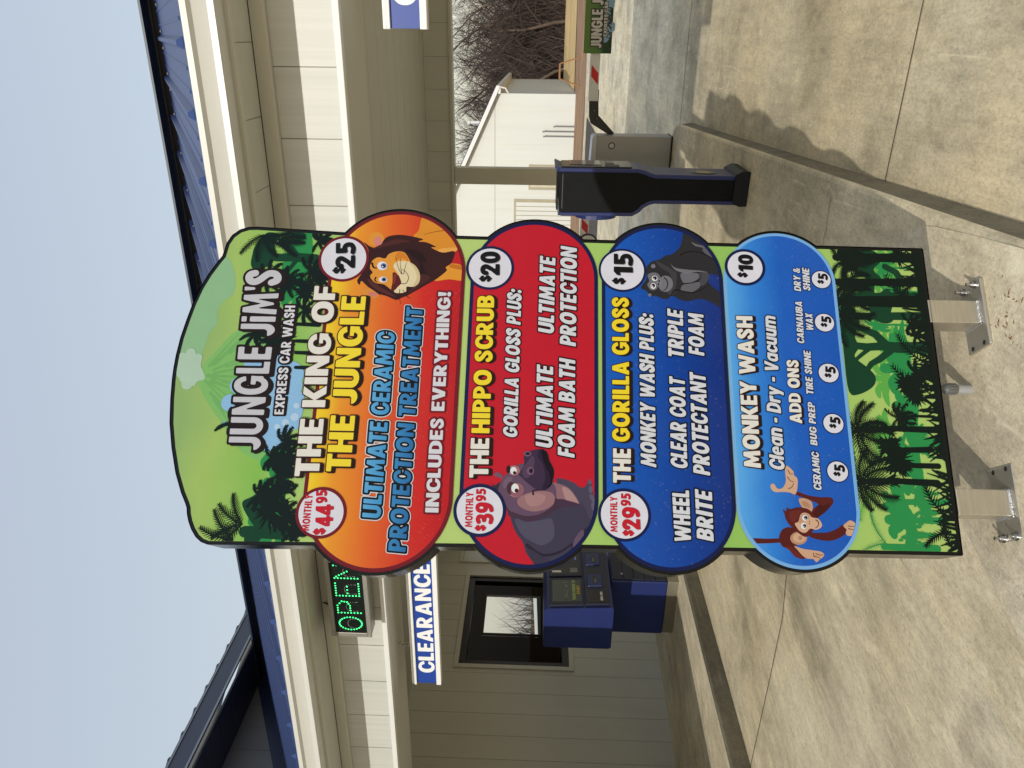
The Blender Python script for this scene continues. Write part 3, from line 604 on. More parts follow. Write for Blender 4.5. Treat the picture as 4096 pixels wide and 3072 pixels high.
    badge(panels[1], 'f', (247, 1020), 219, 191, NAVY, [('MONTHLY', (186, 1162), (198, 872), (62, 64), 'redsmall'), ('$', (292, 1192), (292, 1142), (78, 78), 'redprice'), ('39', (357, 1132), (358, 955), (142, 142), 'redprice'), ('95', (297, 945), (297, 842), (82, 78), 'redprice')])
    badge(panels[2], 'g', (307, 516), 210, 190, NAVY, [('$', (325, 642), (325, 585), (98, 98), 'price'), ('15', (398, 562), (398, 372), (166, 166), 'price')])
    badge(panels[2], 'h', (305, 1058), 219, 195, NAVY, [('MONTHLY', (248, 1202), (246, 908), (60, 62), 'redsmall'), ('$', (376, 1236), (376, 1186), (80, 80), 'redprice'), ('29', (435, 1180), (426, 995), (146, 140), 'redprice'), ('95', (355, 987), (355, 883), (80, 78), 'redprice')])
    badge(panels[3], 'i', (505, 490), 179, 153, NAVY, [('$', (520, 582), (520, 540), (76, 76), 'price'), ('10', (573, 532), (572, 384), (126, 126), 'price')])
    for tg, c, k in (('i', (1178, 600), 1), ('i', (1207, 980), 1.02), ('i', (1243, 1425), 1.06), ('j', (1205, 303), 1.0), ('j', (1240, 700), 1.03)):
        badge(panels[3], tg, c, 90*k, 82*k, NAVY, [('$', (c[0]+18*k, c[1]+40*k), (c[0]+18*k, c[1]+4*k), (48*k, 48*k), 'price'), ('5', (c[0]+56*k, c[1]+4*k), (c[0]+56*k, c[1]-50*k), (84*k, 84*k), 'price')])
    # ---- animals
    def animal(idx, tag_, shapes):
        s = pills[idx]; m = MB(); dep = 14.0
        for kind, c, pts in shapes:
            mt = ink('animal %d %d %d' % c, c)
            if kind == 'p': pl = [q(tag_, *p) for p in smooth_path(pts, True, 4)]
            elif kind == 'h': pl = [q(tag_, *p) for p in pts]
            elif kind == 'e': cx_, cy_, rx, ry = pts; pl = [q(tag_, cx_+rx*math.cos(k*math.pi/16), cy_+ry*math.sin(k*math.pi/16)) for k in range(32)]
            else: pl = None
            if kind == 'l':
                w = pts[0]; pp = [q(tag_, *p) for p in smooth_path(pts[1], False, 4)]; xs_ = [p[0] for p in pp]; ys_ = [p[1] for p in pp]
                a = Art(min(xs_)-.02, max(xs_)+.02, min(ys_)-.02, max(ys_)+.02, .0015); a.path(pp, w, w*.5)
            else:
                xs_ = [p[0] for p in pl]; ys_ = [p[1] for p in pl]; a = Art(min(xs_)-.01, max(xs_)+.01, min(ys_)-.01, max(ys_)+.01, .002 if max(xs_)-min(xs_) > .06 else .001); a.poly(pl)
            a.emit(m, mt, dep*LAY, stad_sd(a.X, a.Y, s)+.0125); dep += .13
        m.build('animal_picture', panels[idx])
    E_ = 'e'
    animal(0, 'c', [
        ('p', (232, 150, 46), [(1005, 335), (1050, 275), (1078, 160), (1120, 150), (1250, 200), (1400, 330), (1390, 440), (1250, 470), (1150, 420)]), ('p', (244, 178, 84), [(1230, 440), (1380, 425), (1375, 460), (1260, 480)]),
        ('p', (238, 160, 52), [(1320, 570), (1440, 590), (1450, 712), (1320, 706), (1190, 718), (1255, 640)]), ('p', (206, 118, 36), [(1340, 572), (1450, 592), (1450, 625), (1330, 600)]), ('l', (120, 60, 20), (.0014, [(1330, 270), (1200, 285), (1100, 310)])),
        ('e', (236, 158, 56), (675, 350, 72, 62)), ('e', (226, 140, 132), (692, 372, 34, 46)), ('p', (232, 150, 60), [(545, 800), (590, 775), (700, 820), (700, 850), (620, 885), (560, 860)]), ('p', (220, 130, 120), [(610, 825), (660, 820), (690, 842), (640, 862)]),
        ('p', (58, 24, 26), [(508, 715), (560, 640), (600, 560), (608, 450), (568, 378), (625, 418), (700, 424), (760, 340), (850, 315), (950, 320), (1090, 352), (1045, 372), (1120, 380), (1205, 420), (1160, 425), (1260, 470), (1368, 460), (1340, 560), (1290, 600), (1300, 628), (1240, 680), (1190, 715), (1100, 765), (1040, 800), (960, 845), (900, 870), (850, 888), (770, 855), (700, 840), (742, 872), (660, 810), (600, 770), (545, 720), (530, 755)]),
        ('p', (82, 38, 36), [(640, 440), (760, 380), (860, 352), (980, 370), (900, 385), (790, 410)]), ('p', (40, 15, 18), [(930, 440), (1080, 470), (1120, 570), (1080, 540), (1110, 640), (1170, 680), (1060, 660), (1060, 560), (960, 480)]), ('p', (78, 36, 34), [(1080, 660), (1160, 690), (1080, 750), (960, 830), (1030, 740)]), ('p', (92, 44, 40), [(600, 700), (690, 760), (790, 820), (850, 862), (740, 826), (640, 770)]),
        ('p', (238, 160, 58), [(622, 610), (636, 550), (690, 512), (755, 522), (790, 482), (860, 460), (925, 470), (965, 525), (985, 585), (950, 640), (890, 650), (860, 700), (830, 800), (800, 792), (745, 752), (665, 735), (622, 680), (645, 645)]), ('p', (222, 134, 40), [(860, 470), (925, 478), (965, 540), (900, 520), (840, 540)]),
        ('p', (240, 224, 178), [(828, 592), (865, 550), (950, 548), (1025, 590), (1062, 665), (1052, 740), (1000, 772), (945, 772), (938, 815), (885, 828), (835, 818), (850, 760), (895, 735), (870, 660)]), ('p', (222, 200, 148), [(965, 555), (1025, 592), (1062, 668), (1050, 742), (1000, 772), (1035, 690), (1010, 610)]),
        ('p', (98, 30, 30), [(822, 652), (848, 650), (880, 690), (898, 738), (870, 770), (835, 806), (808, 800), (820, 730)]), ('p', (140, 52, 46), [(830, 665), (850, 668), (846, 720), (830, 750)]),
        ('e', (240, 240, 244), (729, 588, 44, 38)), ('e', (92, 122, 178), (742, 588, 26, 24)), ('e', (18, 20, 34), (742, 588, 15, 13)), ('e', (250, 250, 250), (733, 594, 6, 6)), ('e', (240, 240, 244), (737, 709, 37, 26)), ('e', (92, 122, 178), (745, 708, 22, 19)), ('e', (18, 20, 34), (745, 708, 12, 11)),
        ('l', (48, 20, 18), (.004, [(640, 565), (652, 600), (680, 608)])), ('l', (48, 20, 18), (.003, [(672, 692), (664, 715), (684, 732)])), ('l', (70, 30, 20), (.0013, [(895, 745), (940, 742), (962, 690), (935, 640), (895, 615)])),
        ('l', (60, 30, 20), (.0011, [(900, 660), (870, 600), (850, 515)])), ('l', (60, 30, 20), (.0011, [(905, 662), (890, 590), (892, 520)])), ('l', (60, 30, 20), (.0011, [(918, 662), (935, 590), (955, 530)])), ('l', (60, 30, 20), (.0011, [(885, 795), (880, 860), (893, 930)])), ('l', (60, 30, 20), (.0011, [(912, 800), (950, 860), (992, 878)]))])
    animal(1, 'f', [
        ('p', (76, 70, 92), [(880, 770), (950, 762), (1030, 795), (1085, 832), (1128, 815), (1150, 764), (1168, 772), (1180, 830), (1192, 900), (1206, 960), (1206, 1100), (1100, 1060), (1040, 980), (960, 930)]), ('p', (102, 94, 116), [(1150, 765), (1168, 770), (1170, 800), (1148, 800)]), ('p', (102, 94, 116), [(1148, 850), (1162, 815), (1184, 840), (1172, 880)]), ('p', (102, 94, 116), [(1152, 900), (1180, 890), (1200, 930), (1190, 960)]), ('p', (102, 94, 116), [(1170, 970), (1200, 950), (1206, 1010), (1180, 1020)]), ('p', (96, 80, 100), [(1180, 1050), (1206, 1035), (1206, 1110), (1186, 1105)]),
        ('p', (150, 110, 118), [(820, 800), (900, 800), (1000, 850), (1075, 980), (980, 980), (900, 1000), (830, 1025), (780, 960)]), ('p', (180, 142, 142), [(930, 830), (1000, 860), (1070, 975), (980, 970)]),
        ('p', (74, 52, 74), [(470, 960), (700, 1000), (880, 930), (980, 940), (1090, 990), (900, 1080), (700, 1150), (560, 1120), (495, 1060)]), ('p', (66, 62, 84), [(1080, 960), (1120, 1000), (1150, 1080), (1190, 1120), (1150, 1180), (1060, 1120)]),
        ('p', (66, 62, 84), [(508, 1060), (600, 1108), (700, 1112), (830, 1040), (930, 1000), (1040, 985), (1098, 1000), (1110, 1130), (1180, 1140), (1160, 1240), (1090, 1300), (1000, 1380), (880, 1460), (760, 1500), (690, 1450), (630, 1370), (605, 1290), (550, 1210), (515, 1130)]),
        ('p', (86, 82, 104), [(540, 1090), (640, 1115), (760, 1100), (840, 1090), (865, 1170), (850, 1260), (760, 1310), (660, 1270), (580, 1200)]), ('p', (46, 40, 60), [(1030, 1250), (1110, 1180), (1180, 1140), (1150, 1260), (1040, 1370), (1000, 1380)]), ('l', (44, 38, 58), (.006, [(640, 1310), (760, 1390), (900, 1370), (1010, 1300)])), ('p', (104, 84, 108), [(1030, 1260), (1100, 1180), (1105, 1240), (1060, 1310), (1020, 1370)]), ('p', (60, 56, 76), [(640, 1340), (760, 1400), (830, 1440), (790, 1500), (720, 1500)]),
        ('p', (118, 92, 112), [(362, 728), (388, 706), (428, 722), (436, 758), (405, 748)]), ('p', (60, 46, 66), [(345, 795), (370, 815), (430, 780), (440, 830), (390, 860), (362, 840)]),
        ('p', (104, 80, 104), [(400, 850), (432, 765), (490, 700), (560, 645), (612, 630), (640, 600), (760, 640), (860, 800), (882, 890), (862, 970), (780, 1035), (680, 1072), (560, 1060), (488, 1015), (450, 945), (412, 900)]), ('p', (122, 98, 118), [(440, 790), (480, 740), (520, 760), (490, 800), (450, 840)]),
        ('p', (160, 118, 122), [(560, 930), (640, 880), (760, 860), (850, 880), (868, 950), (800, 1010), (680, 1030), (580, 990)]), ('p', (176, 134, 134), [(620, 905), (700, 880), (790, 900), (760, 970), (660, 985)]), ('l', (74, 52, 72), (.008, [(500, 1050), (620, 1085), (740, 1070), (850, 1020), (880, 930)])),
        ('p', (64, 46, 74), [(612, 570), (640, 540), (700, 520), (765, 514), (808, 545), (826, 610), (862, 690), (850, 790), (800, 852), (720, 850), (650, 800), (590, 745), (570, 720), (615, 650)]), ('p', (86, 66, 92), [(600, 700), (640, 620), (690, 570), (700, 640), (660, 740), (620, 750)]), ('p', (46, 30, 56), [(740, 520), (790, 535), (815, 620), (845, 700), (835, 780), (800, 845), (760, 840), (790, 760), (770, 640), (730, 580)]), ('l', (20, 12, 26), (.005, [(770, 528), (790, 620), (832, 720), (838, 800), (805, 830)])), ('p', (24, 14, 30), [(785, 530), (806, 545), (826, 615), (862, 690), (852, 760), (832, 690), (800, 620)]),
        ('e', (176, 116, 122), (547, 855, 64, 60)), ('e', (74, 48, 60), (505, 838, 34, 52)), ('e', (150, 98, 110), (556, 858, 52, 52)), ('e', (240, 240, 240), (540, 838, 31, 38)), ('e', (50, 24, 24), (552, 857, 16, 17)), ('e', (176, 116, 122), (530, 690, 50, 42)), ('e', (40, 26, 40), (485, 682, 18, 32)), ('e', (240, 240, 240), (527, 693, 27, 31)), ('e', (50, 24, 24), (536, 710, 14, 14)),
        ('e', (124, 90, 116), (667, 695, 31, 34)), ('e', (34, 18, 40), (672, 694, 16, 19)), ('e', (124, 90, 116), (643, 553, 32, 22)), ('e', (34, 18, 40), (645, 552, 19, 11)), ('l', (60, 34, 50), (.003, [(690, 890), (688, 860), (710, 855), (750, 850)]))])
    animal(2, 'g', [
        ('p', (44, 44, 48), [(850, 172), (900, 160), (1000, 200), (1090, 310), (1160, 420), (1195, 560), (1140, 560), (1085, 545), (1070, 575), (1080, 640), (1190, 735), (1195, 848), (1100, 802), (1000, 768), (900, 787), (830, 780), (745, 740), (710, 768), (660, 765), (600, 742), (560, 745), (520, 700), (470, 668), (520, 590), (518, 500), (545, 455), (590, 430), (640, 418), (690, 385), (740, 375), (800, 330), (830, 270)]),
        ('p', (112, 112, 118), [(820, 548), (900, 540), (975, 545), (978, 590), (900, 630), (850, 632)]), ('p', (104, 104, 110), [(850, 642), (985, 620), (992, 660), (930, 706), (850, 706), (822, 690)]), ('p', (74, 74, 80), [(985, 545), (1070, 545), (1055, 620), (1000, 650)]), ('l', (24, 24, 28), (.002, [(848, 634), (930, 625), (990, 600), (1005, 545)])),
        ('p', (120, 120, 126), [(725, 448), (755, 482), (800, 500), (900, 512), (1000, 520), (1060, 535), (960, 530), (880, 548), (830, 535), (770, 510)]), ('p', (110, 110, 116), [(915, 265), (960, 285), (1020, 300), (1060, 325), (1000, 312), (950, 300)]), ('p', (96, 96, 102), [(1020, 320), (1080, 340), (1130, 420), (1090, 400), (1025, 355)]), ('p', (64, 64, 68), [(600, 430), (700, 480), (760, 520), (790, 560), (770, 700), (740, 735), (700, 700), (740, 620), (720, 540), (640, 490)]),
        ('e', (124, 124, 130), (580, 480, 20, 18)), ('e', (124, 124, 130), (549, 735, 16, 14)),
        ('p', (116, 116, 122), [(530, 560), (570, 537), (615, 542), (642, 575), (640, 605), (625, 630), (612, 680), (570, 694), (540, 670), (527, 640), (545, 610)]), ('e', (122, 122, 128), (688, 636, 66, 72)), ('p', (132, 132, 138), [(606, 610), (625, 592), (650, 600), (652, 640), (630, 655), (610, 640)]),
        ('e', (244, 244, 244), (592, 588, 25, 24)), ('e', (20, 20, 22), (594, 586, 18, 17)), ('e', (250, 250, 250), (586, 594, 6, 6)), ('e', (244, 244, 244), (580, 655, 24, 26)), ('e', (20, 20, 22), (580, 652, 17, 17)), ('e', (250, 250, 250), (573, 658, 6, 6)),
        ('e', (30, 30, 34), (632, 612, 7, 10)), ('e', (30, 30, 34), (626, 640, 7, 9)), ('l', (24, 24, 28), (.0022, [(678, 582), (702, 610), (706, 650), (690, 682), (668, 697)])), ('l', (20, 20, 24), (.002, [(740, 740), (770, 690), (860, 705), (930, 712), (1000, 690), (1080, 640)])), ('l', (20, 20, 24), (.002, [(820, 380), (900, 350), (1000, 360), (1100, 410), (1170, 470)]))])
    animal(3, 'j', [
        ('h', (92, 30, 28), [(540, 1250), (660, 1256), (775, 1252), (778, 1288), (660, 1294), (560, 1296)]), ('p', (92, 30, 28), [(768, 1205), (790, 1175), (840, 1160), (910, 1190), (930, 1260), (900, 1310), (960, 1380), (972, 1412), (955, 1425), (890, 1405), (835, 1345), (780, 1315), (756, 1250)]),
        ('p', (216, 172, 138), [(882, 1315), (950, 1338), (1040, 1352), (1100, 1362), (1130, 1385), (1115, 1412), (1090, 1430), (1065, 1450), (1040, 1425), (990, 1420), (950, 1395), (910, 1350)]), ('l', (120, 74, 56), (.0016, [(1060, 1380), (1100, 1392), (1120, 1385)])), ('l', (120, 74, 56), (.0016, [(1050, 1400), (1085, 1412), (1098, 1425)])), ('l', (120, 74, 56), (.0016, [(1040, 1375), (1046, 1410)])), ('p', (112, 40, 34), [(800, 1320), (860, 1330), (930, 1390), (955, 1420), (890, 1400), (840, 1350)]),
        ('p', (96, 32, 30), [(1060, 1085), (1022, 1035), (1060, 990), (1085, 972), (1010, 935), (892, 890), (905, 866), (1000, 898), (1100, 912), (1170, 912), (1200, 925), (1202, 965), (1150, 1025), (1100, 1065)]), ('p', (74, 22, 24), [(1085, 972), (1120, 985), (1180, 960), (1150, 1025), (1090, 1070), (1060, 1085), (1040, 1055)]),
        ('p', (220, 178, 144), [(890, 888), (840, 872), (780, 868), (720, 868), (688, 838), (688, 806), (715, 802), (742, 840), (785, 835), (812, 780), (806, 700), (815, 650), (850, 672), (875, 700), (880, 730), (908, 760), (908, 830)]), ('l', (128, 80, 60), (.0018, [(825, 745), (850, 775), (880, 785)])), ('l', (128, 80, 60), (.0018, [(835, 840), (860, 830), (878, 795)])), ('l', (128, 80, 60), (.0016, [(830, 690), (850, 720), (872, 712)])),
        ('p', (92, 30, 28), [(1000, 1210), (1060, 1208), (1150, 1205), (1225, 1180), (1290, 1140), (1325, 1195), (1230, 1262), (1130, 1272), (1020, 1245)]), ('p', (218, 176, 142), [(1288, 1150), (1310, 1125), (1345, 1104), (1388, 1130), (1392, 1190), (1372, 1225), (1325, 1232), (1308, 1205), (1315, 1180)]), ('l', (120, 74, 56), (.0016, [(1330, 1150), (1360, 1155), (1385, 1150)])), ('l', (120, 74, 56), (.0016, [(1330, 1170), (1360, 1180), (1380, 1180)])),
        ('e', (196, 150, 120), (918, 1252, 70, 54)), ('e', (222, 180, 146), (922, 1248, 52, 38)), ('e', (190, 140, 110), (932, 1250, 18, 18)), ('p', (208, 164, 132), [(918, 930), (960, 920), (1020, 945), (1035, 1000), (1015, 1035), (950, 1000)]), ('p', (188, 140, 110), [(940, 945), (990, 955), (1015, 1000), (960, 985)]),
        ('p', (96, 32, 30), [(785, 1010), (812, 1030), (818, 1000), (850, 1012), (900, 998), (960, 1000), (1010, 1020), (1060, 1080), (1052, 1120), (1040, 1185), (1000, 1232), (960, 1238), (905, 1200), (845, 1145), (812, 1095), (800, 1050)]), ('p', (112, 42, 38), [(840, 1040), (900, 1020), (950, 1030), (920, 1060), (880, 1120), (850, 1100)]),
        ('p', (222, 180, 148), [(886, 1128), (915, 1115), (932, 1060), (960, 1040), (1000, 1050), (1030, 1080), (1080, 1090), (1110, 1135), (1100, 1165), (1060, 1182), (1015, 1172), (975, 1206), (930, 1195), (900, 1160)]), ('p', (204, 158, 126), [(930, 1075), (960, 1050), (1000, 1056), (1005, 1090), (960, 1115), (920, 1130)]),
        ('e', (244, 244, 244), (970, 1083, 24, 24)), ('e', (50, 52, 66), (976, 1083, 16, 16)), ('e', (250, 250, 250), (970, 1090, 5, 5)), ('e', (244, 244, 244), (960, 1150, 23, 26)), ('e', (50, 52, 66), (966, 1150, 15, 16)), ('e', (250, 250, 250), (960, 1156, 5, 5)), ('e', (72, 36, 30), (1008, 1112, 5, 5)), ('e', (72, 36, 30), (1006, 1132, 5, 5)), ('l', (90, 50, 40), (.0018, [(1060, 1100), (1082, 1120), (1078, 1150), (1055, 1168)]))])
    # ---- posts
    steel = mat('bolt_steel', (190, 190, 192), .22, 1.0, var=.1)
    weld = mat('weld_bead', (205, 205, 205), .3, .9, var=.2, vscale=60, bump=.5, bscale=120)
    for px0, bolts in ((.045, -1), (.70, 1)):
        m = MB(); x0_ = px0+(.077 if bolts < 0 else .084); x1_ = x0_+.085; y0_, y1_ = -.002, .083
        m.box(x0_, x1_, y0_, y1_, .012, .186, alum)
        po = m.build('post', root, .003)
        pl = MB(); pl.box(px0, px0+.245, -.03, .10, -.004, .0135, alum); pl.build('base_plate', po, .006, 3)
        wd = MB()
        for a, b in (((x0_, y0_), (x1_, y0_)), ((x1_, y0_), (x1_, y1_)), ((x0_, y0_), (x0_, y1_))):
            for k in range(19):
                t_ = k/18; wd.ball((a[0]+(b[0]-a[0])*t_, a[1]+(b[1]-a[1])*t_, .0155), (.0068, .0068, .006), weld, 6)
        wd.build('weld_seam', po)
        for sx in (-1, 1):
            for by in (0.0, .068):
                bx = px0+.1225+sx*.108; b = MB()
                if sx == bolts:
                    b.tube([(bx, by, .012), (bx, by, .0155)], .015, steel, 16); b.tube([(bx, by, .0155), (bx, by, .028)], .0105, steel, 6); b.tube([(bx, by, .028), (bx, by, .044)], .0058, steel, 10); b.build('bolt', po)
                else:
                    b.disc((bx, by, .0142), (0, 0, 1), .0085, mat('hole_dark', (40, 38, 36), .8), 16); b.build('bolt_hole', po)
    return root
build_menu_sign()

# ================================================================== grounds
def concrete(name, rgb, stretch, joints=0, seed=0.0, dark=.62):
    """broom-finished concrete: streaks along the brush, blotches, pores and scuffs"""
    m = bpy.data.materials.new(name); m.use_nodes = True; nt = m.node_tree; L = nt.links; p = nt.nodes['Principled BSDF']
    tc = nt.nodes.new('ShaderNodeTexCoord')
    def noise(scale, st=(1, 1, 1), det=5, rough=.6):
        mp = nt.nodes.new('ShaderNodeMapping'); mp.inputs['Scale'].default_value = st; mp.inputs['Location'].default_value = (seed, seed*.7, 0); L.new(tc.outputs['Object'], mp.inputs[0])
        n = nt.nodes.new('ShaderNodeTexNoise'); n.inputs['Scale'].default_value = scale; n.inputs['Detail'].default_value = det; n.inputs['Roughness'].default_value = rough; L.new(mp.outputs[0], n.inputs['Vector']); return n.outputs[0]
    def ramp(src, stops):
        r = nt.nodes.new('ShaderNodeValToRGB'); L.new(src, r.inputs[0]); el = r.color_ramp.elements
        while len(el) < len(stops): el.new(.5)
        for i, (a, c) in enumerate(stops): el[i].position = a; el[i].color = (c if len(c) == 4 else tuple(c)+(1,))
        return r.outputs[0]
    def mix(a, b, f, mode='MIX'):
        x = nt.nodes.new('ShaderNodeMix'); x.data_type = 'RGBA'; x.blend_type = mode
        (L.new(f, x.inputs[0]) if hasattr(f, 'links') else setattr(x.inputs[0], 'default_value', f)); L.new(a, x.inputs[6])
        (L.new(b, x.inputs[7]) if hasattr(b, 'links') else setattr(x.inputs[7], 'default_value', b)); return x.outputs[2]
    c = lin(rgb); sc = lambda k, t=(1, 1, 1): tuple(min(1, v*k*w) for v, w in zip(c, t))
    base = ramp(noise(1.3, (1, .55, 1), 8, .62), [(.3, sc(dark, (.98, 1, 1))), (.44, sc(.84)), (.54, sc(1.0)), (.7, sc(1.16, (1, 1, .98)))])
    streak = ramp(noise(11, stretch, 8, .72), [(.3, (.78, .78, .78)), (.5, (.98, .98, .98)), (.7, (1.12, 1.12, 1.12))])
    out = mix(base, streak, .7, 'MULTIPLY')
    grain = ramp(noise(75, (1, .5, 1), 5, .75), [(.32, (.6, .6, .6)), (.48, (1, 1, 1)), (.66, (1.25, 1.25, 1.25))]); out = mix(out, grain, .6, 'MULTIPLY')
    mid = ramp(noise(16, (1, .3, 1), 9, .78), [(.34, (.74, .73, .72)), (.47, (1, 1, 1)), (.6, (1.16, 1.16, 1.15))]); out = mix(out, mid, .6, 'MULTIPLY')
    warm = ramp(noise(.6, (1, 1, 1), 4), [(.40, (.99, 1, 1.01)), (.64, (1.0, .96, .88))]); out = mix(out, warm, .9, 'MULTIPLY')
    def light(scale, st, lo, hi, amt, k):
        f_ = ramp(noise(scale, st, 12, .8), [(lo, (0, 0, 0)), (hi, (amt, amt, amt))]); return mix(out, sc(k)+(1,), bw1(f_))
    def bw1(x): n_ = nt.nodes.new('ShaderNodeRGBToBW'); L.new(x, n_.inputs[0]); return n_.outputs[0]
    out = light(3.2, (1.6, .7, 1), .54, .66, .7, 1.35)
    out = light(20, (3.0, .16, 1), .66, .72, .45, 1.45)
    def lines(scale, rot, st, mscale, amt, k):     # trowel and tyre scratches: thin broken arcs
        mp = nt.nodes.new('ShaderNodeMapping'); mp.inputs['Rotation'].default_value = (0, 0, R(rot)); mp.inputs['Scale'].default_value = st; L.new(tc.outputs['Object'], mp.inputs[0])
        n_ = nt.nodes.new('ShaderNodeTexNoise'); n_.inputs['Scale'].default_value = scale; n_.inputs['Detail'].default_value = 2; L.new(mp.outputs[0], n_.inputs['Vector'])
        a_ = ramp(n_.outputs[0], [(.494, (0, 0, 0)), (.4995, (1, 1, 1)), (.505, (0, 0, 0))]); b_ = ramp(noise(mscale, (1, 1, 1), 5, .7), [(.5, (0, 0, 0)), (.62, (amt, amt, amt))])
        mm = nt.nodes.new('ShaderNodeMath'); mm.operation = 'MULTIPLY'; L.new(bw1(a_), mm.inputs[0]); L.new(bw1(b_), mm.inputs[1]); return mix(out, sc(k)+(1,), mm.outputs[0])
    out = lines(1.6, 28, (1, .12, 1), 2.2, .6, 1.5); out = lines(1.2, -40, (1, .1, 1), 1.7, .4, 1.45); out = lines(2.4, 8, (1, .2, 1), 2.9, .4, .55)
    blot = ramp(noise(2.1, (1, .8, 1), 10, .7), [(.34, (.70, .69, .68)), (.44, (.93, .93, .93)), (.5, (1, 1, 1))]); out = mix(out, blot, .85, 'MULTIPLY')  # dark blotches: uneven slab tone, also painting in soft foreground shadows
    pit = ramp(noise(30, (1, 1, 1), 3, .6), [(.27, (.5, .48, .45)), (.33, (1, 1, 1))]); out = mix(out, pit, .6, 'MULTIPLY')
    L.new(out, p.inputs['Base Color']); p.inputs['Roughness'].default_value = .86; p.inputs['Specular IOR Level'].default_value = .3
    b = nt.nodes.new('ShaderNodeBump'); b.inputs['Strength'].default_value = .35; b.inputs['Distance'].default_value = .004
    ad = nt.nodes.new('ShaderNodeMath'); ad.operation = 'ADD'; L.new(noise(120, (1, 1, 1), 4), ad.inputs[0]); L.new(noise(60, stretch, 4), ad.inputs[1]); L.new(ad.outputs[0], b.inputs['Height']); L.new(b.outputs[0], p.inputs['Normal'])
    return m
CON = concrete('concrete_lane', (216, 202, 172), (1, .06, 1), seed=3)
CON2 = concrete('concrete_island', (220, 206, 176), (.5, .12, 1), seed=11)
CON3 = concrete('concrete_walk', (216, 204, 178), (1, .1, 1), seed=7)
KERB_SHADE = concrete('concrete_kerb_shade', (128, 122, 108), (.1, 1, 1), seed=5)  # kerb faces darkened in colour to paint in their shade
JOINT = mat('joint_dark', (92, 84, 70), .95, var=.3, vscale=20)
def sheet(name, ts, ds, zf, mt, kind='structure'):
    m = MB(); v = []; f = []; n = len(ts)
    for d in ds:
        for t in ts: v.append((t, d, zf(t, d)))
    for j in range(len(ds)-1):
        for i in range(n-1): f.append((j*n+i, j*n+i+1, (j+1)*n+i+1, (j+1)*n+i))
    m.add(v, f, mt, False); o = m.build(name); o.rotation_euler = (0, 0, -AZ); return setting(o, kind)
def frange(a, b, s): return [a+s*i for i in range(int(round((b-a)/s))+1)]
def kerb_t(d): return -.605-.0515*(d-2.4) if d < 11 else -1.05      # the lane-side edge of the island
ISL0 = -2.0
def lane_z(t, d):
    if t > -1.6 or d > 11: return gz(d)+LANE
    k = min(1, max(0, (ISL0-.05-t)/1.6)); return gz(d)-.004+LANE*k
ts = sorted(set([-60, -40, -25, -16, -12, -9, -7.2, -5.3, -4.5, -4, -3.65, -3.2, -2.8, -2.4, -2.055, -2.045, -1.62, -1.58, -.9, -.5, 0, 1, 2, 4, 7, 12, 20]))
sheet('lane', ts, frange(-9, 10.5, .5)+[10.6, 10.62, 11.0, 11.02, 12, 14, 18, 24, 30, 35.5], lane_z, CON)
# expansion joints in the paving
jm = MB()
def strip(t0, d0, t1, d1, w, zo=.004):
    dx, dy = t1-t0, d1-d0; l = math.hypot(dx, dy); nx, ny = -dy/l*w/2, dx/l*w/2; n = max(1, int(l/.5))
    for i in range(n):
        a, b = i/n, (i+1)/n; pa, pb = (t0+dx*a, d0+dy*a), (t0+dx*b, d0+dy*b)
        jm.quad(*[(u, v, lane_z(u, v)+zo) for u, v in ((pa[0]-nx, pa[1]-ny), (pb[0]-nx, pb[1]-ny), (pb[0]+nx, pb[1]+ny), (pa[0]+nx, pa[1]+ny))], JOINT)
strip(-5.2, 4.10, -2.0, 4.02, .012); strip(-.7, 3.91, 7, 3.91, .012); strip(-1.3, 10.9, 9, 10.9, .02); strip(-8, 18, 12, 18, .03); strip(2.2, -5, 2.2, 20, .012)
o = jm.build('lane_joints'); o.rotation_euler = (0, 0, -AZ); setting(o)
# island with its kerb
im = MB(); ds = frange(-4, 10.5, .25); v = []; f = []
prof = [(-.0, 0), (.018, -.006), (.03, -.02), (.045, -.14), (.05, -.26)]
def isl_t(d): 
    e = max(0, (d-10.1)/.5); return kerb_t(d)-(.35*(1-math.sqrt(max(0, 1-e*e))) if e < 1 else .35)
for d in ds:
    kt = isl_t(d); row = [(ISL0, gz(d)-.06), (ISL0+.02, gz(d)), (kt-.6, gz(d)), (kt-.18, gz(d)), (kt-.03, gz(d)-.002)]+[(kt+a, gz(d)+b) for a, b in prof]
    v += [(t, d, z) for t, z in row]
n = 10
for j in range(len(ds)-1):
    for i in range(7): f.append((j*n+i, j*n+i+1, (j+1)*n+i+1, (j+1)*n+i))
im.add(v, f, CON2, False); f = [(j*n+i, j*n+i+1, (j+1)*n+i+1, (j+1)*n+i) for j in range(len(ds)-1) for i in (7, 8)]; im.add(v, f, KERB_SHADE, True)
dl = ds[-1]; kt = isl_t(dl); im.add([(ISL0, dl, gz(dl)), (kt, dl, gz(dl)), (kt, dl, gz(dl)-.3), (ISL0, dl, gz(dl)-.3)], [(0, 1, 2, 3)], CON2)
o = im.build('traffic_island'); o.rotation_euler = (0, 0, -AZ); setting(o)
